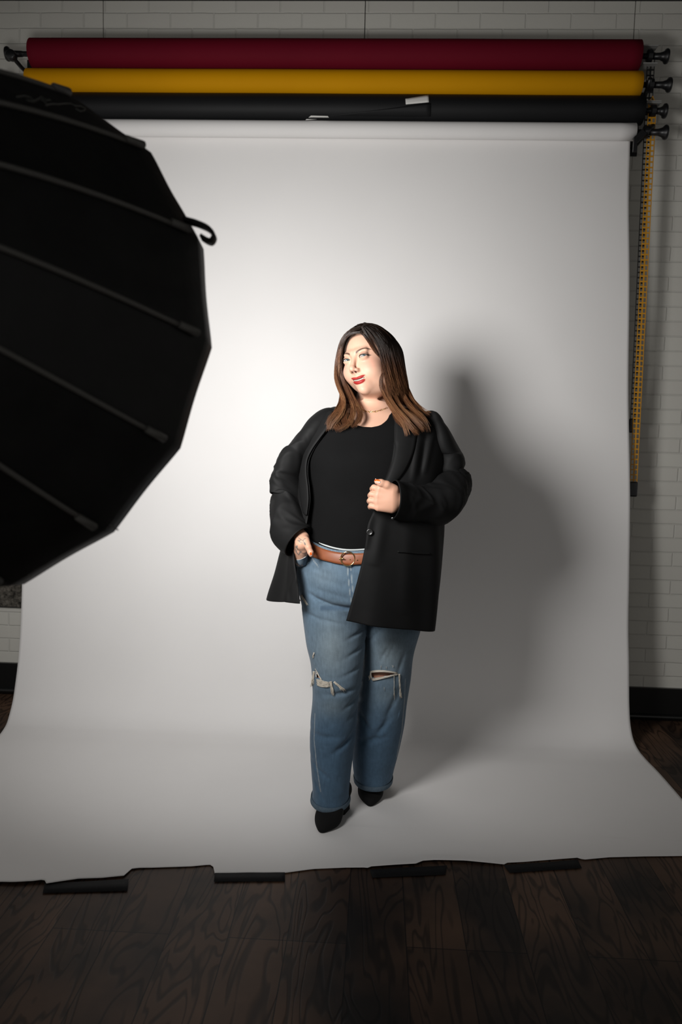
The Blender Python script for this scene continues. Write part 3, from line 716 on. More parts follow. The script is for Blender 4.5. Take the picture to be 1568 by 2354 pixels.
def hidden_field(P):
    """the clothed part of the body: hips, legs, arms"""
    d = PELV.field(P, -.030)
    def ankle(a, b): return cap(P, a, b, .04, .036)
    d = smin(d, smax(LEGF.field(P, -.016), (W(760, 1760, -1.11)[2]-P[:, 2]), .01), .02)
    d = smin(d, smax(LEGR.field(P, -.016), (W(860, 1730, -.95)[2]-P[:, 2]), .01), .02)
    d = smin(d, cap(P, W(760, 1740, -1.11), W(765, 1850, -1.09), .05, .034), .03)
    d = smin(d, cap(P, W(858, 1700, -.96), W(850, 1805, -.92), .05, .034), .03)
    d = smin(d, smax(TORSO.field(P, -.014), P[:, 2]-W(850, 1010, -1.1)[2], .01), .03)
    sL = [W(752, 1004, -1.08), W(700, 1070, -1.10), W(670, 1150, -1.13), W(676, 1212, -1.225)]
    sR = [W(980, 1004, -1.08), W(1018, 1060, -1.10), W(1022, 1145, -1.14), W(940, 1152, -1.33)]
    d = smin(d, capchain(P, sL, [.058, .052, .040, .018], .02), .04)
    d = smin(d, capchain(P, sR, [.056, .054, .048, .030], .02), .04)
    return d
def bounds(pts, pad): pts = np.array(pts); return pts.min(0)-pad, pts.max(0)+pad
z_cut = W(850, 1018, -1.1)[2]
VH, FH = surfnet(upper_field, (HC[0]-.165, -1.30, z_cut), (HC[0]+.19, -.93, HC[2]+.155), .00145)
CH = skin_colors(VH)
lo, hi = bounds([H(846, 1100, -1.42), H(846, 1100, -1.30), H(930, 1190, -1.42), H(930, 1190, -1.3)], .012)
V1, F1 = surfnet(fist_field, lo, hi, .0012)
C1 = np.tile(SKIN*np.array([1.0, .93, .9]), (len(V1), 1))
for kx, ky in ((872, 1125), (867, 1139), (866, 1152), (868, 1166)):
    U = np.stack(proj(V1), 1); C1 = mixc(C1, (.70, .36, .27), .35*np.exp(-((U-np.array([kx-8, ky]))**2).sum(1)/36))
lo, hi = bounds([H(672, 1205, -1.34), H(722, 1298, -1.16)], .014)
V2, F2 = surfnet(pocket_field, lo, hi, .0012)
C2 = np.tile(SKIN*np.array([1.0, .93, .9]), (len(V2), 1)); U = np.stack(proj(V2), 1)
dt = np.min([seg_dist(U, t) for t in TAT], axis=0)
lf = np.full(len(U), 9.0)
for (cx, cy, rx, ry, an) in ((701, 1250, 2.2, 4.0, -.4), (687, 1243, 3.5, 2.2, .3), (682, 1257, 2.5, 4.0, .5), (682, 1272, 2.2, 5.0, -.3), (690, 1270, 2.2, 4.5, .9)):
    dx = (U[:, 0]-cx)*math.cos(an)+(U[:, 1]-cy)*math.sin(an); dy = -(U[:, 0]-cx)*math.sin(an)+(U[:, 1]-cy)*math.cos(an); lf = np.minimum(lf, (dx/rx)**2+(dy/ry)**2)
ft = V2[:, 1] < -1.27
C2 = mixc(C2, (.11, .12, .11), .8*(1-sst(dt, .5, 1.1))*ft); C2 = mixc(C2, (.16, .17, .155), .75*(1-sst(lf, .7, 1.15))*ft)
V3, F3 = surfnet(hidden_field, (-.45, -1.45, .03), (.42, -.80, 1.47), .008)
C3 = np.tile(SKIN, (len(V3), 1))*np.array([.9, .75, .7])
VV = np.concatenate([VH, V1, V2, V3]); o1, o2, o3 = len(VH), len(VH)+len(V1), len(VH)+len(V1)+len(V2)
person = mesh('person', VV, np.concatenate([FH, F1+o1, F2+o2, F3+o3]), M_skin, None, True, np.concatenate([CH, C1, C2, C3]))
tag(person, 'smiling woman in black blazer and ripped jeans standing on white paper, hand in pocket', 'person')
BODY = BVHTree.FromPolygons(VV.tolist(), np.concatenate([FH, F1+o1, F2+o2]).tolist())
def cast(bvh, u, v, off=.002):
    d = ray(u, v); d = d/np.linalg.norm(d); h = bvh.ray_cast(Vector(CAM), Vector(d))
    return None if h[0] is None else np.array(h[0])-d*off

# ---- eyes and teeth
def eyes():
    for s in (-1, 1):
        c = np.array([s*EYE, -.0715, 0]); R = .0128; n1, n2 = 40, 40; V = []; C = []
        g = (CAM-from_head(c))@HM; g /= np.linalg.norm(g)
        for i in range(n1+1):
            th = math.pi*i/n1
            for j in range(n2):
                ph = 2*math.pi*j/n2
                t = np.cross(g, [0, 0, 1]); t /= np.linalg.norm(t); b = np.cross(t, g)
                dr = g*math.cos(th)+(t*math.cos(ph)+b*math.sin(ph))*math.sin(th)
                V.append(from_head(c+dr*R)); r = th*R
                C.append((.004, .004, .005) if r < .0024 else (.055, .10, .11) if r < .0053 else (.012, .02, .025) if r < .0063 else (.36, .33, .31))
        mesh('eye', V, grid_faces(n1+1, n2, True), M_eye, person, True, np.array(C))
M_eye = mat('eye', (.8, .8, .8), .08, spec=.6, attr=True)
eyes()
M_lash = mat('eyelashes', (.010, .006, .005), .6)
for s_ in (-1, 1):
    P = []; P2_ = []
    for i in range(15):
        x = -.0138+.0310*i/14; xn = np.clip(x/.0145, -1, 1); z = .0040*math.sqrt(max(0, 1-xn**2))+.0009*xn+.0006+(.0010*max(0, x-.0135)/.003); y = -.0715-math.sqrt(max(1e-6, .0156**2-min(x*x+z*z, .0150**2)))-.0004; P.append(from_head((s_*(EYE+x), y, z)))
    MB().tube(P, [.0003+.0009*min(1, i/6)*(1 if i < 12 else (15-i)/3.2) for i in range(15)], 6).build('eyelashes', M_lash, person, True)
M_teeth = mat('teeth', (.46, .42, .36), .3)
V = []
for i in range(33):
    x = -.0185+.037*i/32; tooth = abs(math.sin(math.pi*x/.0078)); yb = -.0828+8.0*x*x+(.0006*(1-tooth**.4))
    for z in (-.0655, -.070, -.0745+.0006*(1-tooth**.5)): V.append(from_head((x, yb, z+lipcurve(x, .0072))))
tt = mesh('teeth', V, grid_faces(33, 3), M_teeth, person); solid(tt, .002, 1)
# nails
M_nail = mat('orange_nail_polish', (.85, .16, .03), .15, coat=.5); M_tip = mat('white_nail_tip', (.85, .80, .75), .2, coat=.5)
def nail(u0, v0, u1, v1, wpx, whole):
    # along the thumb from base (u0,v0) to tip (u1,v1)
    V = []; n1, n2 = 14, 9; L = np.array([u1-u0, v1-v0]); nrm = np.array([-L[1], L[0]])/np.linalg.norm(L)
    for i in range(n1):
        t = i/(n1-1); ww = wpx*math.sqrt(max(.05, 1-abs(2*t-1)**3))*(1-.35*t**3)
        for j in range(n2):
            s = 2*j/(n2-1)-1; p = np.array([u0, v0])+L*t+nrm*ww*s
            h = cast(BODY, p[0], p[1], .0014)
            V.append(h if h is not None and h[1] < -1.2 else None)
    good = [k for k, p in enumerate(V) if p is not None]
    if not good: return
    my = np.mean([V[k][1] for k in good])
    for k, p in enumerate(V):
        if p is None:
            t = (k//n2)/(n1-1); s = 2*(k % n2)/(n2-1)-1; q = np.array([u0, v0])+L*t+nrm*wpx*s*.9; V[k] = W(q[0], q[1], my)
    me = mesh('thumbnail', V, grid_faces(n1, n2), M_nail, person); me.data.materials.append(M_tip)
    for pi, pl in enumerate(me.data.polygons):
        i, j = divmod(pi, n2-1)
        if (whole and (i > n1-4 or j in (0, n2-2) or i == 0)) or (not whole and (j == 0 or i == 0 or j == n2-2 and i > 8)): pl.material_index = 1
    solid(me, .001, 1)
nail(874.5, 1108.5, 861.5, 1103.5, 4.0, False)
nail(713.5, 1268.5, 716, 1277.5, 3.6, True)

# ---- jeans
def jeans_field(P):
    b = PELV.field(P)
    l1 = LEGF.field(P); l2 = LEGR.field(P)
    legs = np.minimum(l1, l2)
    d = smin(b, legs, .012)
    z = P[:, 2]; x = P[:, 0]
    # belly fold above the thigh
    zf = zfold(x); d = d+.010*np.exp(-((z-zf)/.008)**2)*(P[:, 1] < -1.15)*sst(x, -.235, -.17)
    # soft creases
    front = P[:, 1] < -.9
    for cx, cz, ang, ln, wd, dep in CREASES:
        dx = (x-cx)*math.cos(ang)+(z-cz)*math.sin(ang); dz = -(x-cx)*math.sin(ang)+(z-cz)*math.cos(ang)
        d = d+dep*np.exp(-(dz/wd)**2-(dx/ln)**2)*front
    return d
def X(u, v, y=-1.2): p = W(u, v, y); return p[0], p[2]
_f = np.array([X(u, v, -1.29) for u, v in ((685, 1352), (700, 1368), (730, 1385), (765, 1397), (800, 1401), (850, 1398), (950, 1380))])
def zfold(x): return np.interp(x, _f[:, 0], _f[:, 1])
CREASES = []
for (u, v, deg, ln, wd, dep) in [(720, 1418, -18, .05, .006, .003), (760, 1425, -12, .05, .005, .003), (820, 1462, 20, .03, .006, .005), (822, 1500, 25, .035, .006, .005), (815, 1545, 20, .04, .006, .004), (790, 1592, 10, .05, .008, .006), (812, 1612, 35, .03, .007, .006),
                                 (820, 1640, 40, .03, .008, .005), (750, 1690, 3, .05, .010, .004), (790, 1712, 40, .05, .010, .006), (740, 1775, -35, .05, .008, .004), (735, 1820, -62, .05, .005, .003), (800, 1700, 55, .03, .006, .004),
                                 (868, 1470, 50, .05, .006, .004), (905, 1500, 70, .06, .005, .003), (885, 1520, 65, .04, .006, .004), (925, 1545, 75, .05, .007, .004), (900, 1650, 70, .07, .010, .006), (880, 1700, 55, .05, .010, .007), (850, 1735, 20, .05, .012, .007), (838, 1690, -60, .04, .010, .005),
                                 (690, 1310, -30, .02, .004, .002), (760, 1330, -10, .06, .010, .0025), (740, 1310, -14, .05, .008, .002), (770, 1362, -12, .06, .009, .0025), (830, 1560, 80, .04, .008, .004)]:
    cx, cz = X(u, v, -1.24 if v < 1600 else -1.2); CREASES.append((cx, cz, math.radians(deg), ln, wd, dep))
zhF = W(760, 1838, -1.2)[2]; zhR = W(858, 1792, -1.0)[2]
VJ, FJ = surfnet(jeans_field, (-.30, -1.38, .02), (.28, -.80, 1.03), .0042)
# small cloth irregularity
nr_ = fbm(VJ, 14)*.0022+fbm(VJ, 40, 5)*.0008
UJ = np.stack(proj(VJ), 1)
def inpoly(U, poly):
    poly = np.array(poly, float); inside = np.zeros(len(U), bool); j = len(poly)-1
    for i in range(len(poly)):
        a, b = poly[i], poly[j]; c = ((a[1] > U[:, 1]) != (b[1] > U[:, 1])) & (U[:, 0] < (b[0]-a[0])*(U[:, 1]-a[1])/(b[1]-a[1]+1e-12)+a[0]); inside ^= c; j = i
    return inside
VJ[:, 1] += nr_*np.where(VJ[:, 1] < -1.08, -1, 1)
zwaist = interp(VJ[:, 0], *zip(*sorted([tuple(on_stack(u, v, PELV)[[0, 2]]) for u, v in ((690, 1215), (703, 1226), (712, 1240), (735, 1258), (765, 1272), (800, 1280), (835, 1279), (900, 1266), (988, 1222))])))
zwaist = np.where(VJ[:, 1] > -1.09, np.maximum(zwaist, 1.03-.02), zwaist)
HOLES = [[(853, 1546), (870, 1543.5), (895, 1545.5), (915, 1549), (880, 1555.5), (862, 1560), (855, 1557)], [(724, 1541), (729, 1543), (733, 1552), (735, 1560), (728, 1558), (724, 1556)]]
fc = VJ[FJ].mean(1); fu = np.stack(proj(fc), 1)
kill = (VJ[FJ][:, :, 2] > zwaist[FJ]+.002).any(1)
hemF = (fc[:, 2] < W(760, 1834, -1.11)[2]+.002) & (fc[:, 1] < -.95) & (fc[:, 0] < -.045); hemR = (fc[:, 2] < W(860, 1790, -.94)[2]+.002) & (fc[:, 0] > -.055) & (fc[:, 1] > -1.06)
kill |= hemF | hemR
for hp in HOLES: kill |= inpoly(fu, hp) & (fc[:, 1] < -1.02)
FJ = FJ[~kill]
# denim colour: washed thighs, darker shins, seams and hems
def denim(V, U):
    u, v = U[:, 0], U[:, 1]
    leg = (V[:, 1] > -1.02) & (u > 800) | (u > 838)
    c = np.tile(np.array([.105, .162, .222]), (len(V), 1))
    c = mixc(c, (.200, .250, .280), .85*np.exp(-(((u-765)/45)**2+((v-1490)/75)**2)))
    c = mixc(c, (.200, .250, .280), .85*np.exp(-(((u-895)/45)**2+((v-1500)/60)**2)))
    c = mixc(c, (.155, .205, .245), .6*np.exp(-(((u-745)/40)**2+((v-1325)/30)**2)))
    c = mixc(c, (.060, .110, .172), .9*sst(v, 1600, 1690))
    c = mixc(c, (.16, .20, .22), .5*np.exp(-(((u-765)/35)**2+((v-1625)/22)**2)))
    c = mixc(c, (.15, .19, .21), .4*np.exp(-(((u-890)/30)**2+((v-1600)/20)**2)))
    c = mixc(c, (.045, .08, .13), .6*(1-sst(np.abs(v-(1398)), 2, 9))*(u > 735)*(v < 1420))  # shade of the crease under the belly, painted into the denim
    n = fbm(V, 25, 9)*.10+fbm(V, 90, 3)*.10
    vert = np.array([mnoise.noise((p[0]*260, p[1]*260, p[2]*26)) for p in V])*.16
    return c*(1+n+vert)[:, None]
CJ = denim(VJ, UJ)
FLY = [[(799, 1300), (801, 1330), (805, 1365), (809, 1390)], [(806, 1300), (808, 1330), (812, 1365), (815, 1388)]]
for ln_ in FLY: CJ = mixc(CJ, (.42, .46, .46), .55*(1-sst(seg_dist(UJ, ln_), .5, 1.4))*(VJ[:, 1] < -1.2))
CJ = mixc(CJ, (.05, .09, .15), .6*(1-sst(seg_dist(UJ, [(803, 1300), (804, 1330), (808, 1365), (812, 1392)]), .5, 1.6))*(VJ[:, 1] < -1.2))
for ln_ in ([(680, 1288), (690, 1287), (700, 1282), (708, 1275), (712, 1270)], [(713, 1277), (722, 1290), (731, 1302)], [(932, 1560), (930, 1610), (924, 1680), (912, 1740)], [(724, 1640), (722, 1700), (728, 1760), (737, 1820)]):
    CJ = mixc(CJ, (.45, .47, .46), .5*(1-sst(seg_dist(UJ, ln_), .4, 1.3)))
M_denim = mat('blue_denim', (.2, .3, .4), .85, spec=.15, attr=True, sheen=.1)
add_noise(M_denim, 900, .86, 1.12, 2, bump=.35, bscale=1400, dist=.0006)
jeans = mesh('jeans', VJ, FJ, M_denim, person, True, CJ); md = jeans.modifiers.new('smooth', 'SMOOTH'); md.factor = .5; md.iterations = 2; solid(jeans, .0022)
JB = BVHTree.FromPolygons(VJ.tolist(), FJ.tolist())
# rolled hems
M_hem = mat('denim_hem', (.085, .12, .155), .9, spec=.1); add_noise(M_hem, 120, .88, 1.14, 2, bump=.4, dist=.001)
def hem(stack, v, tilt):
    V = []; n = 72
    z0 = W(*({'F': (760, v, -1.11), 'R': (858, v, -.94)}[tilt]))[2]
    for i, (dz, g) in enumerate(((.0165, .0022), (.012, .0045), (.0, .005), (-.0025, .003), (-.0025, -.001), (.012, -.002))):
        for k in range(n):
            a = 2*math.pi*k/n; V.append(stack.pt(a, z0+dz+.004*math.sin(a*2+1)*0, g))
    return mesh('hem', V, grid_faces(6, n, True), M_hem, jeans)
hem(LEGF, 1836, 'F'); hem(LEGR, 1791, 'R')
# waistband and belt
def band(name, stack, pts, m, g0, g1, parent, thick=.002, arc=(-math.pi*1.02, 0.0), y=-1.29, n=120):
    """ribbon round the waist: pts = (u, v_top, v_bottom) along the front"""
    V = []; nr = 6
    P = np.array([(on_stack(u, (a+b)/2, stack, g0)[0], on_stack(u, a, stack, g0)[2], on_stack(u, b, stack, g0)[2]) for u, a, b in pts])
    for i in range(n):
        a = arc[0]+(arc[1]-arc[0])*i/(n-1); x = stack.pt(a, 1.0)[0]
        zt, zb = interp(np.array([x]), P[:, 0], P[:, 1])[0], interp(np.array([x]), P[:, 0], P[:, 2])[0]
        if math.sin(a) > 0: zt, zb = (zt, zb)
        for j in range(nr):
            s = j/(nr-1); z = zt+(zb-zt)*s; V.append(stack.pt(a, z, g0+(g1-g0)*s+.0015*math.sin(math.pi*s)))
    o = mesh(name, V, grid_faces(n, nr), m, parent); solid(o, thick, 1); return o
full = (-math.pi*1.5, math.pi*.5)
M_wb = mat('denim_waistband', (.13, .18, .225), .85, spec=.15); add_noise(M_wb, 300, .7, 1.3, 2, bump=.3, dist=.0008)
band('waistband', PELV, [(684, 1200, 1225), (703, 1207, 1246), (712, 1228, 1264), (722, 1239, 1274), (740, 1249, 1284), (765, 1258, 1292), (800, 1264, 1298), (835, 1263, 1298), (900, 1250, 1285), (992, 1205, 1240)], M_wb, .001, .003, jeans, .003, full)
M_edge = mat('pale_denim_edge', (.50, .53, .53), .9)
bd_pts = [(684, 1200), (703, 1207), (712, 1228), (722, 1239), (740, 1249), (765, 1258), (800, 1264), (835, 1263), (900, 1250)]
M_belt = mat('tan_leather', (.245, .075, .030), .42, spec=.4); add_noise(M_belt, 60, .93, 1.06, 3, bump=.08, dist=.0005)
BELTP = [(684, 1210, 1234), (703, 1226, 1252), (712, 1240, 1264), (722, 1249, 1275), (740, 1259, 1284), (765, 1267, 1291), (800, 1272, 1298), (835, 1272, 1297), (900, 1262, 1286), (992, 1218, 1242)]
belt = band('belt', PELV, BELTP, M_belt, .0045, .0075, person, .0035, full)
M_gold = mat('gold_metal', (.78, .58, .28), .15, 1.0)
BB = BVHTree.FromPolygons([tuple(v.co) for v in belt.data.vertices], [tuple(p.vertices) for p in belt.data.polygons])
bc = cast(BB, 799.5, 1284.5, .008)
V = []; R, r = .0225, .0021
for i in range(48):
    a = 2*math.pi*i/48
    for j in range(10):
        b = 2*math.pi*j/10; V.append(bc+np.array([(R+r*math.cos(b))*math.cos(a), -r*math.sin(b)*1.2+.003*abs(math.cos(a))**2, (R+r*math.cos(b))*math.sin(a)]))
F = np.array([((i*10+j), (i*10+(j+1) % 10), (((i+1) % 48)*10+(j+1) % 10), (((i+1) % 48)*10+j)) for i in range(48) for j in range(10)])
buckle = mesh('buckle', V, F, M_gold, belt)
pr_ = MB(); a0 = bc+np.array([-R, -.001, 0]); pr_.tube([a0, bc+np.array([-R+.012, -.003, 0])], .0018, 8).build('buckle_prong', M_gold, belt, True)
for u in (781, 804.5, 821.5): 
    h = cast(BB, u, 1285+(.06*(u-781)), .0045)
    if h is not None: MB().lathe(h, (0, -1, 0), [(0, .0020), (.0012, .0020), (.0014, .0010)], 12).build('eyelet', M_gold, belt, True)
band('waist_edge', PELV, [(u, v-1.2, v+1.6) for u, v in bd_pts]+[(992, 1204, 1207)], M_edge, .0062, .0062, jeans, .001, full)
# belt loops
def ribbon_px(name, pts, m, parent, bvh, off=.004, wpx=3.0, n=20, thick=.0015, wtip=None):
    P = spline([(p[0], p[1], 0) for p in pts], n)[:, :2]; V = []; last = None
    for i in range(n):
        t = P[min(i+1, n-1)]-P[max(i-1, 0)]; t /= np.linalg.norm(t)+1e-9; nn = np.array([-t[1], t[0]]); w_ = wpx*(1 if wtip is None else (1+(wtip/wpx-1)*i/(n-1)))
        for s in (-1, 0, 1):
            q = P[i]+nn*w_*s/2; h = cast(bvh, q[0], q[1], off+(0.0008 if s == 0 else 0))
            if h is None: h = W(q[0], q[1], last[1]) if last is not None else W(q[0], q[1], -1.28)
            V.append(h); last = h
    o = mesh(name, V, grid_faces(n, 3), m, parent); solid(o, thick, 0); return o
M_loop = mat('denim_loop', (.36, .42, .46), .9)
ribbon_px('belt_loop', [(722, 1237), (719, 1243), (717.5, 1252), (718, 1264), (719, 1272)], M_loop, jeans, BB, .003, 6.5)
0 and ribbon_px('waist_seam', [(703, 1207), (707, 1220), (713, 1230), (722, 1239)], M_edge, jeans, BB, .002, 2.2)
WBV = None
# turned edge of the front pocket, over the fingers
V = []; n = 22; A = spline([(679, 1287, 0), (687, 1287, 0), (696, 1284, 0), (703, 1280, 0), (707, 1278, 0)], n)[:, :2]
for i in range(n):
    for j in range(7):
        s = j/6; u, v = A[i][0]+3*s, A[i][1]+17*s; hj = cast(JB, u, v, .002); hb_ = cast(BODY, u, v, .003)
        yj = hj[1] if hj is not None and hj[1] < -1.0 else -1.14; yb_ = hb_[1] if hb_ is not None and hb_[1] < yj and hb_[1] < -1.15 else yj
        V.append(W(u, v, min(yb_, yj)-.0025*(1-s)-.0005))
V = np.array(V).reshape(n, 7, 3)
for _ in range(4): V[1:-1, :, 1] = (V[:-2, :, 1]+2*V[1:-1, :, 1]+V[2:, :, 1])/4
pk = mesh('pocket_edge', V.reshape(-1, 3), grid_faces(n, 7), M_denim, jeans, True, denim(V.reshape(-1, 3), np.stack(proj(V.reshape(-1, 3)), 1))); solid(pk, .0015, 0)
MB().tube([V[i, 0]+np.array([0, -.001, 0]) for i in range(n)], .0011, 6).build('pocket_stitch', M_edge, jeans, True)
# ---- fly topstitch ridge, frayed rips
M_thread = mat('frayed_cotton', (.62, .57, .49), .95, spec=.1)
def cast_near(u, v, off=.003):
    for du in (0, 2, -2, 5, -5, 8, -8):
        h = cast(JB, u+du, v, off)
        if h is not None and h[1] < -.98: 
            return W(u, v, h[1])
    return W(u, v, -1.12)
def threads(name, strands, r, parent):
    m_ = MB()
    for st_ in strands:
        pts = [cast_near(a, b, .003)+np.array([0, -random.uniform(0.0005, .004), 0]) for a, b in st_]
        if len(pts) > 2: pts = list(spline(pts, 3*len(pts)))
        m_.tube(pts, [r*(1 if i < len(pts)-2 else .6) for i in range(len(pts))], 4)
    return m_.build(name, M_thread, parent, True)
def bundle(a, b, n, spread0, spread1, k=4, wob=.8):
    out = []
    for i in range(n):
        s0 = random.uniform(-1, 1); s1 = random.uniform(-1, 1); L = []
        d = np.array(b, float)-np.array(a); nn = np.array([-d[1], d[0]])/np.linalg.norm(d); f = random.uniform(.82, 1.05)
        for j in range(k+1):
            t = j/k; p = np.array(a)+d*t*f+nn*(s0*spread0*(1-t)+s1*spread1*t)+np.array([random.uniform(-wob, wob), random.uniform(-wob, wob)])*t; L.append(tuple(p))
        out.append(L)
    return out
S = []
for i in range(26): # bands of weft threads across the viewer-left knee
    t = i/25; S.append([(728+t*1.0+random.uniform(-1, 1), 1561+14*t), (738, 1564+14*t+random.uniform(-1, 1)), (748, 1566+13*t), (757+random.uniform(-2, 3), 1568+10*t)])
S += bundle((722, 1543), (717, 1578), 20, 2.5, 3.5, 5, 1.6)+bundle((729, 1546), (740, 1564), 10, 1.5, 2, 4)+bundle((760, 1566), (766, 1598), 16, 2.5, 3.2, 5, 1.4)+bundle((768, 1567), (793, 1588), 16, 2, 3.5, 5, 1.8)+bundle((722, 1500), (719, 1512), 6, 1.5, 2, 3)
threads('frayed_threads', S, .00085, jeans)
S = []
for i in range(14):
    t = i/13; S.append([(851, 1542.5+3.2*t), (870, 1540.5+3.6*t), (895, 1542+3.8*t), (914, 1546+3.5*t)])
for i in range(18):
    t = i/17; S.append([(853+4*t, 1560+5*t), (872, 1557+4.5*t), (895, 1553+2.8*t), (916, 1548.5+1.2*t)])
S += bundle((853, 1543), (850, 1562), 14, 2.5, 4, 4, 2)+bundle((918, 1549), (921, 1602), 22, 1.6, 2.2, 7, .9)+bundle((906, 1554), (906.5, 1606), 4, .4, .5, 8, .9)+bundle((921, 1592), (921, 1604), 14, 2, 3, 3, 1.2)
S += [[(876, 1530), (876, 1538)], [(888, 1532), (888.5, 1538)], [(901, 1529), (905, 1533)], [(902, 1534), (905, 1530)], [(883, 1580), (884, 1588)]]
threads('frayed_threads', S, .00085, jeans)
S = bundle((692, 1368), (707, 1390), 14, 3, 2, 3, 1.2)+bundle((688, 1384), (692, 1376), 5, 1, 2, 2)
threads('frayed_threads', S, .0008, jeans)
M_dark = mat('dark_gap', (.004, .004, .005), .9)

# ---- shirt
SHIRT = Stack([(r_[0], r_[1], r_[2], r_[3], r_[4]) for r_ in [(938, 800, 925, -1.075, .082), (950, 775, 958, -1.08, .100), (962, 748, 985, -1.08, .118), (982, 722, 1004, -1.085, .142), (1010, 706, 1008, -1.085, .168),
               (1050, 700, 1004, -1.085, .200), (1090, 700, 1000, -1.085, .205), (1130, 700, 992, -1.09, .196), (1180, 698, 990, -1.09, .205), (1225, 695, 990, -1.09, .211), (1265, 688, 990, -1.09, .2105), (1300, 684, 992, -1.09, .20)]])
nk = np.array([X(u, v, -1.22) for u, v in ((750, 944), (790, 950), (812, 966), (822, 977), (838, 982), (858, 983), (875, 979), (888, 968), (900, 955), (925, 944), (990, 944))])
bt = np.array([on_stack(u, v+2, PELV)[[0, 2]] for u, v in ((684, 1200), (703, 1210), (712, 1230), (722, 1241), (740, 1251), (765, 1260), (800, 1266), (835, 1265), (900, 1252), (992, 1207))])
V = []; NR_, NC_ = 110, 160
for i in range(NR_):
    t = i/(NR_-1)
    for k in range(NC_):
        a = 2*math.pi*k/NC_; x0 = SHIRT.pt(a, 1.40)[0]
        zt = float(np.interp(x0, nk[:, 0], nk[:, 1])) if math.sin(a) < 0 else 1.445
        xb = SHIRT.pt(a, 1.0)[0]; zb = float(np.interp(xb, bt[:, 0], bt[:, 1])) if math.sin(a) < 0 else 1.02
        z = zt+(zb-zt)*t; p = SHIRT.pt(a, z, .0005+.0022*min(1, i/3))
        V.append(p)
V = np.array(V); 
M_shirt = mat('black_jersey', (.0044, .0044, .0046), .9, spec=.1, sheen=.0); add_noise(M_shirt, 12, .9, 1.1, 3, bump=.15, bscale=900, dist=.0004)
shirt = mesh('shirt', V, grid_faces(NR_, NC_, True), M_shirt, person)
mdx = shirt.modifiers.new('shrink', 'SOLIDIFY'); mdx.thickness = .0016; mdx.offset = -1

# ---- blazer
BLZ = Stack([(930, 800, 928, -1.06, .085), (938, 770, 960, -1.07, .105), (950, 738, 992, -1.075, .130), (965, 722, 1012, -1.08, .150), (985, 712, 1026, -1.085, .170), (1010, 704, 1030, -1.085, .192), (1050, 694, 1030, -1.085, .222), (1090, 688, 1024, -1.09, .230), (1130, 682, 1018, -1.09, .228),
             (1180, 676, 1019, -1.09, .236), (1206, 669, 1019.5, -1.09, .240), (1260, 652, 1017, -1.09, .246), (1320, 637, 1012, -1.09, .246), (1376, 619, 1006, -1.09, .243), (1440, 606, 998, -1.09, .240)], 2.1)
eL = np.array([(W(u, v, y)[2], W(u, v, y)[0]) for u, v, y in ((940, 0, 0),)][:0] or [(W(u, v, y)[2], W(u, v, y)[0]) for u, v, y in ((775, 936, -1.15), (768, 950, -1.17), (757, 982, -1.22), (738, 1008, -1.25), (721, 1033, -1.26), (710, 1058, -1.25), (708.5, 1090, -1.24), (713, 1120, -1.24), (715, 1150, -1.24), (711, 1180, -1.24), (705, 1208, -1.25), (690, 1235, -1.25), (678, 1262, -1.24), (679, 1290, -1.25), (686, 1335, -1.27), (692, 1384, -1.27))])
eR = np.array([(W(u, v, y)[2], W(u, v, y)[0]) for u, v, y in ((897, 936, -1.15), (904, 950, -1.17), (906, 985, -1.23), (904, 1035, -1.28), (898, 1070, -1.30), (884, 1108, -1.33), (872, 1140, -1.34), (857, 1180, -1.345), (847, 1203, -1.34), (841, 1245, -1.335), (830, 1300, -1.335), (815, 1358, -1.335), (796, 1426, -1.33))])
hm = np.array([(W(u, v, y)[0], W(u, v, y)[2]) for u, v, y in ((606, 1374, -1.09), (619, 1376, -1.12), (655, 1378, -1.22), (692, 1384, -1.27), (796, 1426, -1.33), (850, 1437, -1.33), (893, 1443, -1.31), (950, 1445, -1.25), (990, 1444, -1.15), (1004, 1440, -1.09))])
def z_hem(x, a):
    z = float(np.interp(x, hm[:, 0], hm[:, 1])); 
    if math.sin(a) > 0: z = float(np.interp(x, [hm[0, 0], hm[-1, 0]], [hm[0, 1], hm[-1, 1]]))
    return z
def edge_angle(z, which):
    q = BLZ.at(np.array([z]))[0]; E = eL if which == 'L' else eR; x = float(interp(np.array([z]), E[:, 0], E[:, 1])[0])
    c = np.clip((x-q[0])/q[1], -.995, .995); c = math.copysign(abs(c)**(BLZ.e/2), c); return -math.acos(c)
ZHM = W(800, 1400, -1.2)[2]
NRB, NCB = 150, 220; V = []; ztop = W(850, 938, -1.08)[2]
zh0L = hm[3, 1]; zh0R = hm[4, 1]
for i in range(NRB):
    t = i/(NRB-1)
    for k in range(NCB):
        s = k/(NCB-1)
        # from the viewer-right front edge round the back to the viewer-left front edge
        zR = ztop+(zh0R-ztop)*t; zL = ztop+(zh0L-ztop)*t
        aR = edge_angle(zR, 'R'); aL = edge_angle(zL, 'L')-0.0
        a = aR+(2*math.pi+aL-aR)*s
        x = BLZ.pt(a, ZHM)[0]; zhem = z_hem(x, a) if 0 < s < 1 else (zh0R if s == 0 else zh0L)
        z = ztop+(zhem-ztop)*t
        P = BLZ.pt(a, z, .002)
        # cloth drape: vertical flutes growing towards the hem
        fl_ = .006*t*math.sin(a*7+2*math.sin(z*6))+.003*math.sin(a*13+z*9)*t
        dr = P-np.array([.0, -1.09, P[2]]); dr /= np.linalg.norm(dr)+1e-9
        edge = min(1, min(s, 1-s)*25)
        P = P+dr*fl_*edge
        V.append(P)
V = np.array(V)
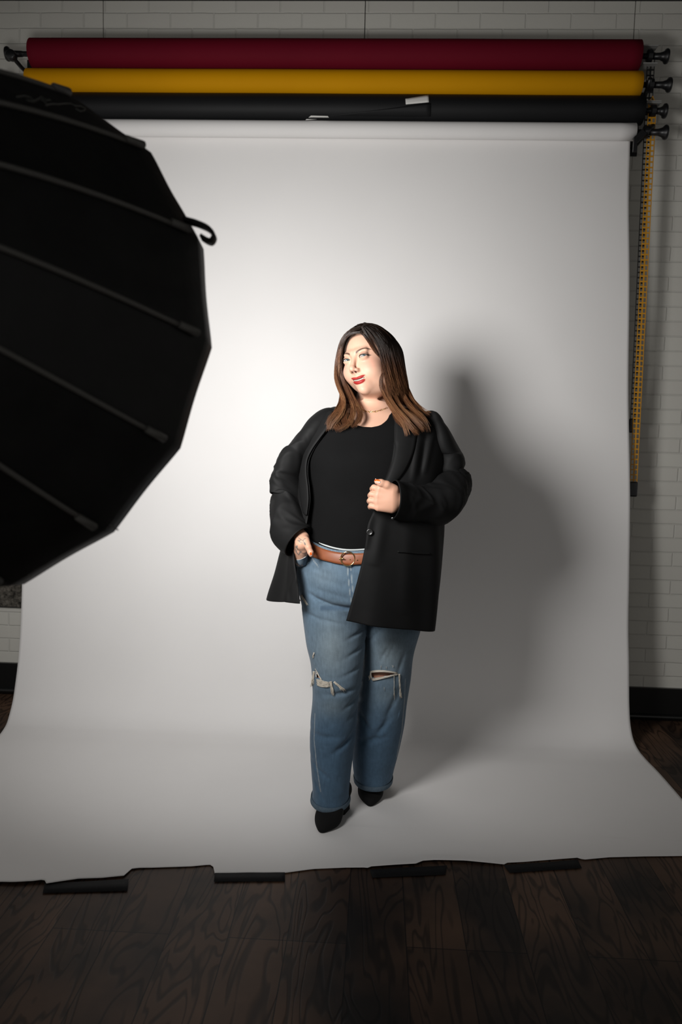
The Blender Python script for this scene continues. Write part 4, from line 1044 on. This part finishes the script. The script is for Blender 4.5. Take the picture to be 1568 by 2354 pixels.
# folds pulled towards the gripping hand and under the arm
def folds(V, items):
    for (u0, v0), (u1, v1), y, wd, dep in items:
        a = W(u0, v0, y); b = W(u1, v1, y); ab = b[[0, 2]]-a[[0, 2]]; q = V[:, [0, 2]]-a[[0, 2]]; tt_ = np.clip((q@ab)/(ab@ab), 0, 1); d = np.linalg.norm(q-tt_[:, None]*ab, axis=1)
        m_ = (V[:, 1] < -1.09); V[:, 1] -= dep*np.exp(-(d/wd)**2)*np.sin(math.pi*np.clip(tt_*.9+.1, 0, 1))**.5*m_
    return V
V = folds(V, [((965, 1000), (948, 1110), -1.3, .010, .010), ((982, 1000), (965, 1100), -1.3, .008, -.008), ((1000, 990), (975, 1090), -1.3, .010, .008), ((850, 1190), (838, 1260), -1.33, .012, .010), ((880, 1200), (860, 1300), -1.33, .018, .007), ((940, 1210), (930, 1420), -1.33, .02, .004), ((700, 1290), (660, 1370), -1.2, .01, .008), ((668, 1285), (672, 1375), -1.2, .007, -.006)])
M_blz = mat('black_blazer_cloth', (.0055, .0055, .0057), .72, spec=.22, sheen=.0); add_noise(M_blz, 30, .92, 1.08, 2, bump=.12, bscale=700, dist=.0004)
blazer = mesh('blazer', V, grid_faces(NRB, NCB), M_blz, person); solid(blazer, .003, 0)
ZB = BVHTree.FromPolygons(V.tolist(), grid_faces(NRB, NCB).tolist())
# sleeves: rings between outline pairs
def sleeve(pairs, nring, wr, nseg=64, skew=0.0):
    """pairs: (uA, vA, uB, vB, yA, yB, depth)"""
    R = []
    for uA, vA, uB, vB, yA, yB, b in pairs:
        A = W(uA, vA, yA); B = W(uB, vB, yB); R.append(np.r_[A, B, b])
    R = np.array(R); mid = (R[:, :3]+R[:, 3:6])/2; d = np.r_[0, np.cumsum(np.linalg.norm(np.diff(mid, axis=0), axis=1)+.004)]
    T = np.linspace(0, d[-1], nring); Q = interp(T, d, R); V = []
    mids = (Q[:, :3]+Q[:, 3:6])/2; up = None
    for i in range(nring):
        h = (Q[i, 3:6]-Q[i, :3])/2; tg = mids[min(i+1, nring-1)]-mids[max(i-1, 0)]; tg /= np.linalg.norm(tg)+1e-9
        n = np.cross(tg, h/np.linalg.norm(h)); 
        n /= np.linalg.norm(n)+1e-9
        if n[1] > 0: n = -n
        if up is not None and n@up < 0: n = -n
        up = n; b = Q[i, 6]; sk = skew*sst(np.array(T[i]/d[-1]), .8, 1.0)
        for k in range(nseg):
            a = 2*math.pi*k/nseg; p = mids[i]+h*math.cos(a)+n*b*math.sin(a)+tg*float(sk)*math.sin(a)
            f = wr(T[i]/d[-1], a); rd = (h*math.cos(a)+n*b*math.sin(a)); rd /= np.linalg.norm(rd)+1e-9
            V.append(p+rd*f)
    return np.array(V), grid_faces(nring, nseg, True)
def ridge(x, y, z): return (1-abs(mnoise.noise((x, y, z))))**3
def wrinkle(t, a, seed, lo, amp):
    k = float(sst(np.array(t), lo-.12, lo+.3))*(1-.85*float(sst(np.array(t), .84, .97)))
    r1 = ridge(t*9+1.1*math.sin(a+.5)+seed, .55*math.cos(a), .55*math.sin(a)+seed)-.6
    r2 = ridge(t*16-1.3*math.sin(a+1.9)+seed*2, .8*math.cos(a)+5, .8*math.sin(a))-.6
    return k*amp*(r1+.6*r2)+.0015*mnoise.noise((t*8, math.cos(a), math.sin(a)+seed))
def wrL(t, a): return wrinkle(t, a, 3.3, .2, .0095)
pairsL = [(762, 946, 795, 962, -1.08, -1.08, .050), (744, 946, 785, 974, -1.08, -1.09, .075), (716, 964, 765, 1006, -1.085, -1.10, .105), (690, 1003, 738, 1040, -1.09, -1.11, .115), (667, 1038, 722, 1062, -1.095, -1.12, .118), (651, 1057, 708, 1085, -1.10, -1.13, .118), (649, 1083, 700, 1106, -1.10, -1.14, .112),
          (640, 1108, 697, 1126, -1.10, -1.15, .108), (638, 1134, 697, 1146, -1.11, -1.16, .104), (641, 1150, 698, 1160, -1.12, -1.17, .100), (633, 1170, 700, 1175, -1.14, -1.19, .094), (631, 1192, 704, 1188, -1.16, -1.22, .086), (635, 1222, 707, 1200, -1.18, -1.25, .074), (640, 1252, 703, 1206, -1.20, -1.27, .062), (653, 1267, 700, 1210, -1.22, -1.285, .050), (668, 1277, 699, 1214, -1.24, -1.30, .045)]
VL, FL = sleeve(pairsL, 120, wrL, skew=.016)
so = mesh('sleeve', VL, FL, M_blz, blazer); solid(so, .003, 0)
def wrR(t, a): return wrinkle(t, a, 8.1, .28, .0100)
pairsR = [(948, 950, 983, 962, -1.08, -1.08, .050), (960, 958, 1000, 972, -1.08, -1.08, .078), (972, 974, 1022, 985, -1.085, -1.085, .100), (980, 1005, 1043, 1010, -1.09, -1.09, .118), (984, 1040, 1060, 1042, -1.09, -1.08, .114), (983, 1068, 1063, 1068, -1.10, -1.075, .112), (980, 1090, 1056, 1090, -1.11, -1.075, .112),
          (976, 1104, 1064, 1116, -1.13, -1.07, .108), (972, 1112, 1067, 1140, -1.165, -1.08, .104), (966, 1115, 1058, 1163, -1.20, -1.11, .102), (958, 1116, 1040, 1190, -1.225, -1.15, .100), (950, 1115, 1018, 1203, -1.25, -1.18, .090), (942, 1113, 985, 1208, -1.28, -1.22, .078), (932, 1110, 950, 1204, -1.31, -1.27, .066), (918, 1107, 920, 1198, -1.34, -1.315, .056), (908, 1104, 902, 1192, -1.37, -1.35, .050)]
VR, FR = sleeve(pairsR, 130, wrR, skew=.045)
so2 = mesh('sleeve', VR, FR, M_blz, blazer); solid(so2, .003, 0)
# lapels
def lapel(A, B, y_off, n=60, m=9, roll=.006):
    """strip between two traced lines lying on the blazer front"""
    a = spline([(p[0], p[1], 0) for p in A], n)[:, :2]; b = spline([(p[0], p[1], 0) for p in B], n)[:, :2]; V = []; last = -1.25
    for i in range(n):
        for j in range(m):
            s = j/(m-1); q = a[i]*(1-s)+b[i]*s; h = cast(ZB, q[0], q[1], 0)
            if h is None or abs(h[1]-last) > .09: hy = last
            else: hy = h[1]
            last = hy if j == m-1 else last
            V.append(W(q[0], q[1], hy-y_off-roll*math.sin(math.pi*min(1, (1-s)*1.0))**.8))
    V = np.array(V).reshape(n, m, 3); 
    for _ in range(6): V[1:-1, :, 1] = (V[:-2, :, 1]+V[1:-1, :, 1]*2+V[2:, :, 1])/4
    o = mesh('lapel', V.reshape(-1, 3), grid_faces(n, m), M_blz, blazer); solid(o, .004, 0); return o
lapel([(905, 950), (909, 985), (906, 1020), (902, 1050), (893, 1082), (884, 1106), (874, 1128)], [(945, 950), (958, 985), (956, 1010), (950, 1040), (938, 1070), (920, 1097), (905, 1112)], .006)
V = []; n, m = 70, 9
for i in range(n):
    t = i/(n-1); z = W(750, 946, -1.15)[2]*(1-t)+W(708, 1184, -1.25)[2]*t; a0 = edge_angle(z, 'L'); wd_ = .42*(1-t)**.5*(.35+.65*min(1, t*5))+.05
    for j in range(m):
        sj = j/(m-1); V.append(BLZ.pt(a0-.02-wd_*sj+.03, z, .004+.0065*math.sin(math.pi*(1-sj)*.5+.35)+.001*math.sin(z*40)))
lo_ = mesh('lapel', V, grid_faces(n, m), M_blz, blazer); solid(lo_, .003, 0)
# collar behind the neck
V = []; n = 40
for i in range(n):
    a = math.radians(-38+256*i/(n-1))
    for z, r1, r2 in ((1.432, .112, .118), (1.462, .098, .100), (1.474, .095, .094), (1.462, .104, .108), (1.430, .124, .130)):
        V.append((.012+r1*1.25*math.cos(a), -1.055+r2*math.sin(a), z-(.03 if math.sin(a) < 0 else 0)*abs(math.sin(a))))
co = mesh('collar', V, grid_faces(n, 5), M_blz, blazer); solid(co, .003, 0)
# button and pocket welt
hb = cast(ZB, 850, 1223.5, .003); M_btn = mat('glossy_black_button', (.006, .006, .006), .25, coat=.2)
MB().lathe(hb, (-.1, -1, .1), [(0, .0105), (.002, .0105), (.0032, .0090), (.0024, .0070), (.0024, .001)], 28).build('button', M_btn, blazer, True)
hb = cast(ZB, 846, 1240, .002)
ribbon_px('pocket_welt', [(914, 1268), (930, 1269), (960, 1272), (990, 1273)], M_blz, blazer, ZB, .0055, 3.2, 24, .002)
hb = W(902, 1190, -1.352)
MB().lathe(W(903, 1192, -1.345), (-.2, -1, .1), [(0, .006), (.002, .006), (.003, .004)], 16).build('cuff_button', M_btn, blazer, True)

# ---- boots
M_boot = mat('black_suede', (.006, .006, .006), .85, spec=.2)
def boot(toe, heel, wpx, hleg, zleg):
    toe = np.array(toe, float); heel = np.array(heel, float); ax = toe-heel; L = np.linalg.norm(ax[:2]); ax = ax/L; sd = np.array([ax[1], -ax[0], 0])
    def loc(P): q = P-heel; return np.stack([q@ax, q@sd, P[:, 2]], 1)
    def f(P):
        p = loc(P); x, s, z = p[:, 0], p[:, 1], p[:, 2]
        t = np.clip(x/L, 0, 1)
        w_ = interp(t, [0, .15, .35, .55, .72, .84, .93, 1.0], [.030, .033, .036, .045, .047, .036, .022, .008])
        ht = interp(t, [0, .2, .4, .55, .7, .85, .95, 1.0], [.088, .100, .100, .084, .062, .044, .032, .022])
        z0 = interp(t, [0, .25, .5, .65, 1.0], [.048, .046, .016, .004, .003])
        zc = (z0+ht)/2; hh = (ht-z0)/2
        e = 2.4; r = (np.abs(s/w_)**e+np.abs((z-zc)/hh)**e)**(1/e)
        d = (r-1)*np.minimum(w_, hh)*.9
        d = smax(d, np.maximum(-x, x-L), .010)
        d = smin(d, cap(P, hleg, zleg, .036, .038), .012)
        d = smin(d, smax(smax(np.abs(s)-.027, np.abs(x-.028)-.030, .008), np.maximum(z-.07, .001-z), .002), .006)
        return d
    lo, hi = bounds([toe, heel, hleg, zleg], .07); lo[2] = -.004
    Vb, Fb = surfnet(f, lo, hi, .003)
    return mesh('ankle_boot', Vb, Fb, M_boot, person)
boot(G(737, 1919), (-.086, -1.068, 0), 0, (-.092, -1.10, .09), W(757, 1834, -1.12))
boot(G(851, 1858), (.012, -.830, 0), 0, (.012, -.86, .10), W(856, 1782, -.92))

# ---- necklace and nose rings
nk_px = [(829, 934), (831, 939), (836, 943.5), (843, 946), (852, 946.8), (861, 946.5), (870, 944.5), (879, 942), (887, 939), (892, 937)]
P = spline([(a, b, 0) for a, b in nk_px], 34)[:, :2]; ch = MB(); pts = []
for a, b in P:
    h = cast(BODY, a, b, .002); pts.append(h if h is not None else W(a, b, -1.12))
i = 0; big = True
k = 0
while k < len(pts)-2:
    st_ = 2 if big else 1
    a, b = pts[k], pts[min(k+st_, len(pts)-1)]; c = (a+b)/2; d = (b-a); L = np.linalg.norm(d)/2+.0008; d /= np.linalg.norm(d); nn = np.array([0, 0, 1.0]) if not (k % 2) else np.array([0, -.8, .6]); wv = np.cross(d, np.cross(nn, d)); wv /= np.linalg.norm(wv)
    ring = [c+d*L*math.cos(t)+wv*(.0026 if big else .0018)*math.sin(t)+np.array([0, -.001, 0]) for t in np.linspace(0, 2*math.pi, 17)]
    ch.tube(ring, .00075, 5, False); k += st_; big = not big
neck = ch.build('gold_necklace', M_gold, person, True)
for hp, nm in (((.0168, -.0930, -.0375), 'nose_stud'),):
    MB().lathe(from_head(hp), HM@np.array([.6, -.8, 0]), [(0, .0011), (.001, .0011), (.0016, .0005)], 10).build(nm, M_gold, person, True)
rg = [from_head((-.0085+.0005*0, -.1000+.0032*math.cos(t), -.0462+.0032*math.sin(t))) for t in np.linspace(0, 2*math.pi, 20)]
MB().tube(rg, .00055, 5, False).build('nose_ring', M_gold, person, True)

# ---- hair
M_hair = mat('brown_balayage_hair', (.05, .02, .01), .42, spec=.5, attr=True)
def cap_field(P):
    p = to_head(P); q = mirr(p)
    d = ell(p, (0, .020, .031), (.080, .099, .092))
    d = smin(d, ell(p, (0, .035, -.03), (.070, .070, .085)), .02)
    cut = .034-(.80*p[:, 2]+.60*p[:, 1])+.30*np.maximum(0, np.abs(p[:, 0])-.03)
    cut = np.minimum(cut, -.010-p[:, 1])
    return smax(d*HS, cut*HS, .006)
lo, hi = bounds([HC], .15); VC, FC = surfnet(cap_field, lo, hi, .003)
pc = to_head(VC)
cc = np.tile(np.array([.020, .010, .006]), (len(VC), 1)); cc = mixc(cc, (.085, .042, .022), .8*sst(-pc[:, 0], .0, .05)*.5)
scalp = mesh('hair_base', VC, FC, M_hair, person, True, cc)
G_ = [
 ([(828, 764, -1.17), (814, 765, -1.168), (799, 772, -1.160), (788, 788, -1.15), (781, 815, -1.145), (777, 842, -1.135), (775, 865, -1.14)], .0030, .0030, .003, 150, .5),
 ([(829, 763, -1.17), (838, 772, -1.178), (849, 788, -1.172), (860, 808, -1.160), (869, 832, -1.15), (873, 858, -1.145)], .0030, .0030, .003, 150, .5),
  # (points (u, v, y), spread root, mid, tip, strands, light)
 ([(829, 753, -1.14), (806, 757, -1.15), (787, 776, -1.15), (779, 808, -1.14), (773, 845, -1.13), (772, 872, -1.15), (783, 900, -1.17), (792, 925, -1.20), (783, 955, -1.235), (764, 975, -1.24), (758, 988, -1.24)], .003, .0055, .007, 230, .8),
 ([(829, 752, -1.12), (804, 758, -1.13), (785, 778, -1.13), (777, 815, -1.12), (771, 855, -1.12), (777, 885, -1.14), (790, 912, -1.17), (783, 940, -1.21), (762, 958, -1.23), (752, 975, -1.235), (757, 990, -1.24)], .003, .0055, .009, 240, .6),
 ([(828, 754, -1.15), (808, 760, -1.16), (790, 780, -1.155), (783, 815, -1.14), (782, 850, -1.13), (790, 880, -1.13), (802, 908, -1.15), (812, 935, -1.18), (812, 960, -1.22), (798, 980, -1.25), (775, 988, -1.25)], .003, .006, .010, 240, .5),
 ([(826, 754, -1.14), (810, 762, -1.13), (794, 785, -1.12), (788, 825, -1.11), (790, 860, -1.11), (800, 890, -1.13), (812, 915, -1.15), (824, 940, -1.19), (832, 958, -1.22), (826, 975, -1.245), (808, 985, -1.25)], .003, .006, .010, 220, .3),
 ([(826, 752, -1.08), (800, 765, -1.08), (786, 800, -1.07), (784, 850, -1.07), (790, 895, -1.10), (785, 930, -1.15), (770, 955, -1.20), (768, 978, -1.235), (785, 990, -1.25)], .006, .012, .014, 260, .15),
 ([(828, 750, -1.06), (803, 762, -1.05), (790, 800, -1.04), (790, 860, -1.05), (800, 905, -1.08), (805, 940, -1.13), (795, 965, -1.19), (800, 985, -1.24)], .008, .014, .015, 240, .05),
 # viewer's right, front strands beside the face
 ([(832, 751, -1.165), (842, 768, -1.175), (855, 792, -1.165), (866, 818, -1.15), (872, 845, -1.15), (867, 870, -1.16), (877, 895, -1.17), (893, 925, -1.21), (912, 955, -1.255), (930, 978, -1.28), (937, 1003, -1.29)], .003, .0045, .006, 230, .75),
 ([(833, 750, -1.16), (850, 767, -1.165), (868, 793, -1.155), (880, 825, -1.14), (884, 855, -1.145), (886, 885, -1.16), (897, 918, -1.20), (915, 945, -1.25), (932, 965, -1.28), (948, 985, -1.29), (962, 1000, -1.28)], .003, .006, .008, 260, .6),
 ([(834, 749, -1.15), (858, 764, -1.15), (878, 792, -1.14), (892, 830, -1.12), (900, 870, -1.13), (906, 905, -1.16), (918, 935, -1.21), (938, 955, -1.25), (958, 968, -1.265), (970, 982, -1.27), (976, 993, -1.26)], .004, .008, .010, 280, .5),
 ([(835, 749, -1.13), (866, 762, -1.13), (890, 793, -1.11), (905, 835, -1.09), (915, 875, -1.10), (927, 910, -1.13), (942, 935, -1.17), (958, 950, -1.21), (974, 965, -1.24), (981, 980, -1.24), (982, 995, -1.24)], .004, .008, .009, 280, .55),
 ([(836, 748, -1.10), (872, 758, -1.10), (898, 786, -1.08), (914, 828, -1.06), (926, 868, -1.07), (938, 900, -1.10), (950, 925, -1.13), (960, 935, -1.15), (975, 948, -1.18), (990, 955, -1.19)], .004, .007, .008, 240, .35),
 ([(834, 750, -1.14), (862, 770, -1.13), (884, 805, -1.10), (895, 850, -1.09), (900, 890, -1.12), (905, 925, -1.17), (908, 950, -1.22), (922, 975, -1.26), (935, 985, -1.27)], .004, .010, .012, 260, .1),
 ([(838, 748, -1.06), (875, 760, -1.05), (903, 800, -1.03), (918, 850, -1.03), (928, 895, -1.06), (938, 930, -1.12), (948, 955, -1.18), (952, 980, -1.24)], .008, .013, .014, 260, .2),
 ([(836, 748, -1.03), (860, 755, -1.00), (885, 800, -.985), (895, 860, -.98), (905, 910, -1.00), (925, 950, -1.06), (938, 975, -1.13)], .010, .016, .016, 240, .0),
 ([(905, 815, -1.045), (924, 862, -1.06), (934, 900, -1.09), (943, 935, -1.13), (950, 965, -1.17), (955, 985, -1.20)], .006, .013, .014, 240, .3),
 ([(886, 800, -1.02), (906, 860, -1.02), (917, 900, -1.035), (924, 935, -1.07), (932, 965, -1.11)], .008, .016, .017, 320, .0),
 # back
 ([(845, 749, -1.02), (850, 765, -.985), (858, 820, -.965), (860, 880, -.965), (858, 930, -.965), (856, 975, -.94)], .012, .024, .028, 260, .1),
 ([(830, 750, -1.02), (822, 765, -.99), (818, 820, -.975), (818, 880, -.975), (815, 930, -.96), (812, 970, -.94)], .012, .022, .026, 240, .1),
]
def hair():
    V = []; F = []; C = []; n = 26
    dark = np.array([.014, .0070, .0042]); mid = np.array([.085, .032, .014]); tipc = np.array([.215, .092, .038]); gold = np.array([.32, .165, .075])
    base = 0
    for pts, r0, r1, r2, cnt, light in G_:
        P = spline([W(*p) for p in pts], n)
        for s in range(int(cnt*1.35)):
            rr = math.sqrt(random.random()); th = random.uniform(0, 2*math.pi); ox, oy = rr*math.cos(th), rr*math.sin(th)
            clump = s % 9; co_ = np.array([math.sin(clump*2.4), math.cos(clump*1.7)])
            ph = random.uniform(0, .5)+clump*.9; lm = np.clip(light+random.gauss(0, .36), 0, 1); L = random.uniform(.86, 1.0); wild = random.random() < .03
            pts3 = []
            for i in range(n):
                t = i/(n-1); q = P[min(n-1, int(t*L*(n-1)))] if False else P[0]
                f = t*L*(n-1); i0 = min(n-2, int(f)); q = P[i0]*(1-(f-i0))+P[i0+1]*(f-i0)
                tg = P[i0+1]-P[i0]; tg /= np.linalg.norm(tg)+1e-9; e1 = np.cross(tg, [0, 1, 0]); e1 /= np.linalg.norm(e1)+1e-9; e2 = np.cross(tg, e1)
                r_ = r0+(r1-r0)*min(1, t*2.2) if t < .5 else r1+(r2-r1)*(t-.5)*2
                cl = sst(np.array(t), .35, 1.0)*.5
                a_, b_ = ox*(1-cl)+co_[0]*cl*.75, oy*(1-cl)+co_[1]*cl*.75
                wv = .0052*t*t*math.sin(t*9+clump*.9+ox*.6)+.001*math.sin(t*17+ph*5)+(.006*t*t*math.sin(t*5+ph*3) if wild else 0)
                pts3.append(q+e1*(a_*r_+wv)+e2*(b_*r_+wv*.6))
            pts3 = np.array(pts3); up = np.array([.2, .9, .3])
            wdt = .00048
            for i in range(n):
                t = i/(n-1); tg = pts3[min(i+1, n-1)]-pts3[max(i-1, 0)]; tg /= np.linalg.norm(tg)+1e-9
                a = np.cross(tg, up); a /= np.linalg.norm(a)+1e-9; b = np.cross(tg, a); w_ = wdt*(1 if t < .8 else 1-(t-.8)*3.5)
                for kk in range(3):
                    an = 2*math.pi*kk/3; V.append(pts3[i]+(a*math.cos(an)+b*math.sin(an))*w_)
                tt_ = t+(lm-.5)*.35
                c = dark+(mid-dark)*float(sst(np.array(tt_), .12, .5)); c = c+((tipc if s % 3 else gold)-c)*float(sst(np.array(tt_), .38, 1.05))*lm*.85
                C += [c]*3
            g = grid_faces(n, 3, True)+base; F.append(g); base += n*3
    return np.array(V), np.concatenate(F), np.array(C)
def cover():
    V = []; F = []; C = []; n = 26; base = 0
    for s in range(1500):
        k = random.random(); sd = 1 if k < .62 else -1; y0 = random.uniform(-.062, .10) if sd > 0 else random.uniform(-.050, .10)
        th = math.sqrt(max(.02, 1-((y0-.020)/.104)**2)); fwd = random.uniform(-.012, .012); Lh = random.uniform(.13, .20)+(.03 if y0 > .04 else 0); ph = random.uniform(0, 6)
        back = y0 > .085
        pts = []
        for i in range(11):
            f = math.radians(4+88*i/10); x = sd*.084*math.sin(f)*(.55+.45*th)-.006*(1-i/10); z = .030+.095*math.cos(f)*th
            y = y0+.030*(i/10)**2*(1 if y0 < .05 else .3)+fwd*i/10
            pts.append(from_head((x, y, z)))
        p = pts[-1]
        for i in range(1, 16):
            t = i/15; q = p+np.array([(.034 if sd > 0 else -.004)*t+.002*math.sin(t*9+ph)*t, (-.05*t*t if y0 < .04 else .0)+.002*math.sin(t*8+ph), -Lh*t]); pts.append(q)
        pts = np.array(pts); lm = np.clip(random.gauss(.35 if y0 < .05 else .15, .35), 0, 1)
        up = np.array([.2, .9, .3])
        for i in range(n):
            tg = pts[min(i+1, n-1)]-pts[max(i-1, 0)]; tg /= np.linalg.norm(tg)+1e-9; a = np.cross(tg, up); a /= np.linalg.norm(a)+1e-9; b = np.cross(tg, a); t = i/(n-1); w_ = .0005*(1 if t < .8 else 1-(t-.8)*3.5)
            for kk in range(3):
                an = 2*math.pi*kk/3; V.append(pts[i]+(a*math.cos(an)+b*math.sin(an))*w_)
            c = np.array([.014, .007, .0042]); c = c+(np.array([.080, .030, .013])-c)*float(sst(np.array(t), .3, .75)); c = c+(np.array([.24, .11, .045])-c)*float(sst(np.array(t), .5, 1.05))*lm*.8
            C += [c]*3
        F.append(grid_faces(n, 3, True)+base); base += n*3
    return np.array(V), np.concatenate(F), np.array(C)
hv, hf, hc = hair(); cv, cf, cc2 = cover(); hf = np.concatenate([hf, cf+len(hv)]); hv = np.concatenate([hv, cv]); hc = np.concatenate([hc, cc2])
def hair_obst(P): 
    d = np.minimum(upper_field(P), cap_field(P)+.001); return np.minimum(d, np.where(P[:, 2] < 1.46, BLZ.field(P, .004), 9))
P0 = hv.reshape(-1, 3, 3).mean(1)
for it in range(3):
    d = hair_obst(P0); bad = d < .0045
    if not bad.any(): break
    Q = P0[bad]; h_ = .002; g = np.stack([hair_obst(Q+np.eye(3)[i]*h_)-d[bad] for i in range(3)], 1); g /= np.linalg.norm(g, axis=1)[:, None]+1e-9
    mv = g*np.minimum(.0048-d[bad], .05)[:, None]*(.8+.4*rng.random(len(Q)))[:, None]; P0[bad] += mv
    hv.reshape(-1, 3, 3)[bad] += mv[:, None, :]
# relax each strand a little so that pushed points stay smooth
hh = hv.reshape(-1, 26, 3, 3)
for it in range(3): hh[:, 1:-1] = (hh[:, :-2]+2*hh[:, 1:-1]+hh[:, 2:])/4
hv = hh.reshape(-1, 3)
mesh('hair', hv, hf, M_hair, person, True, hc)
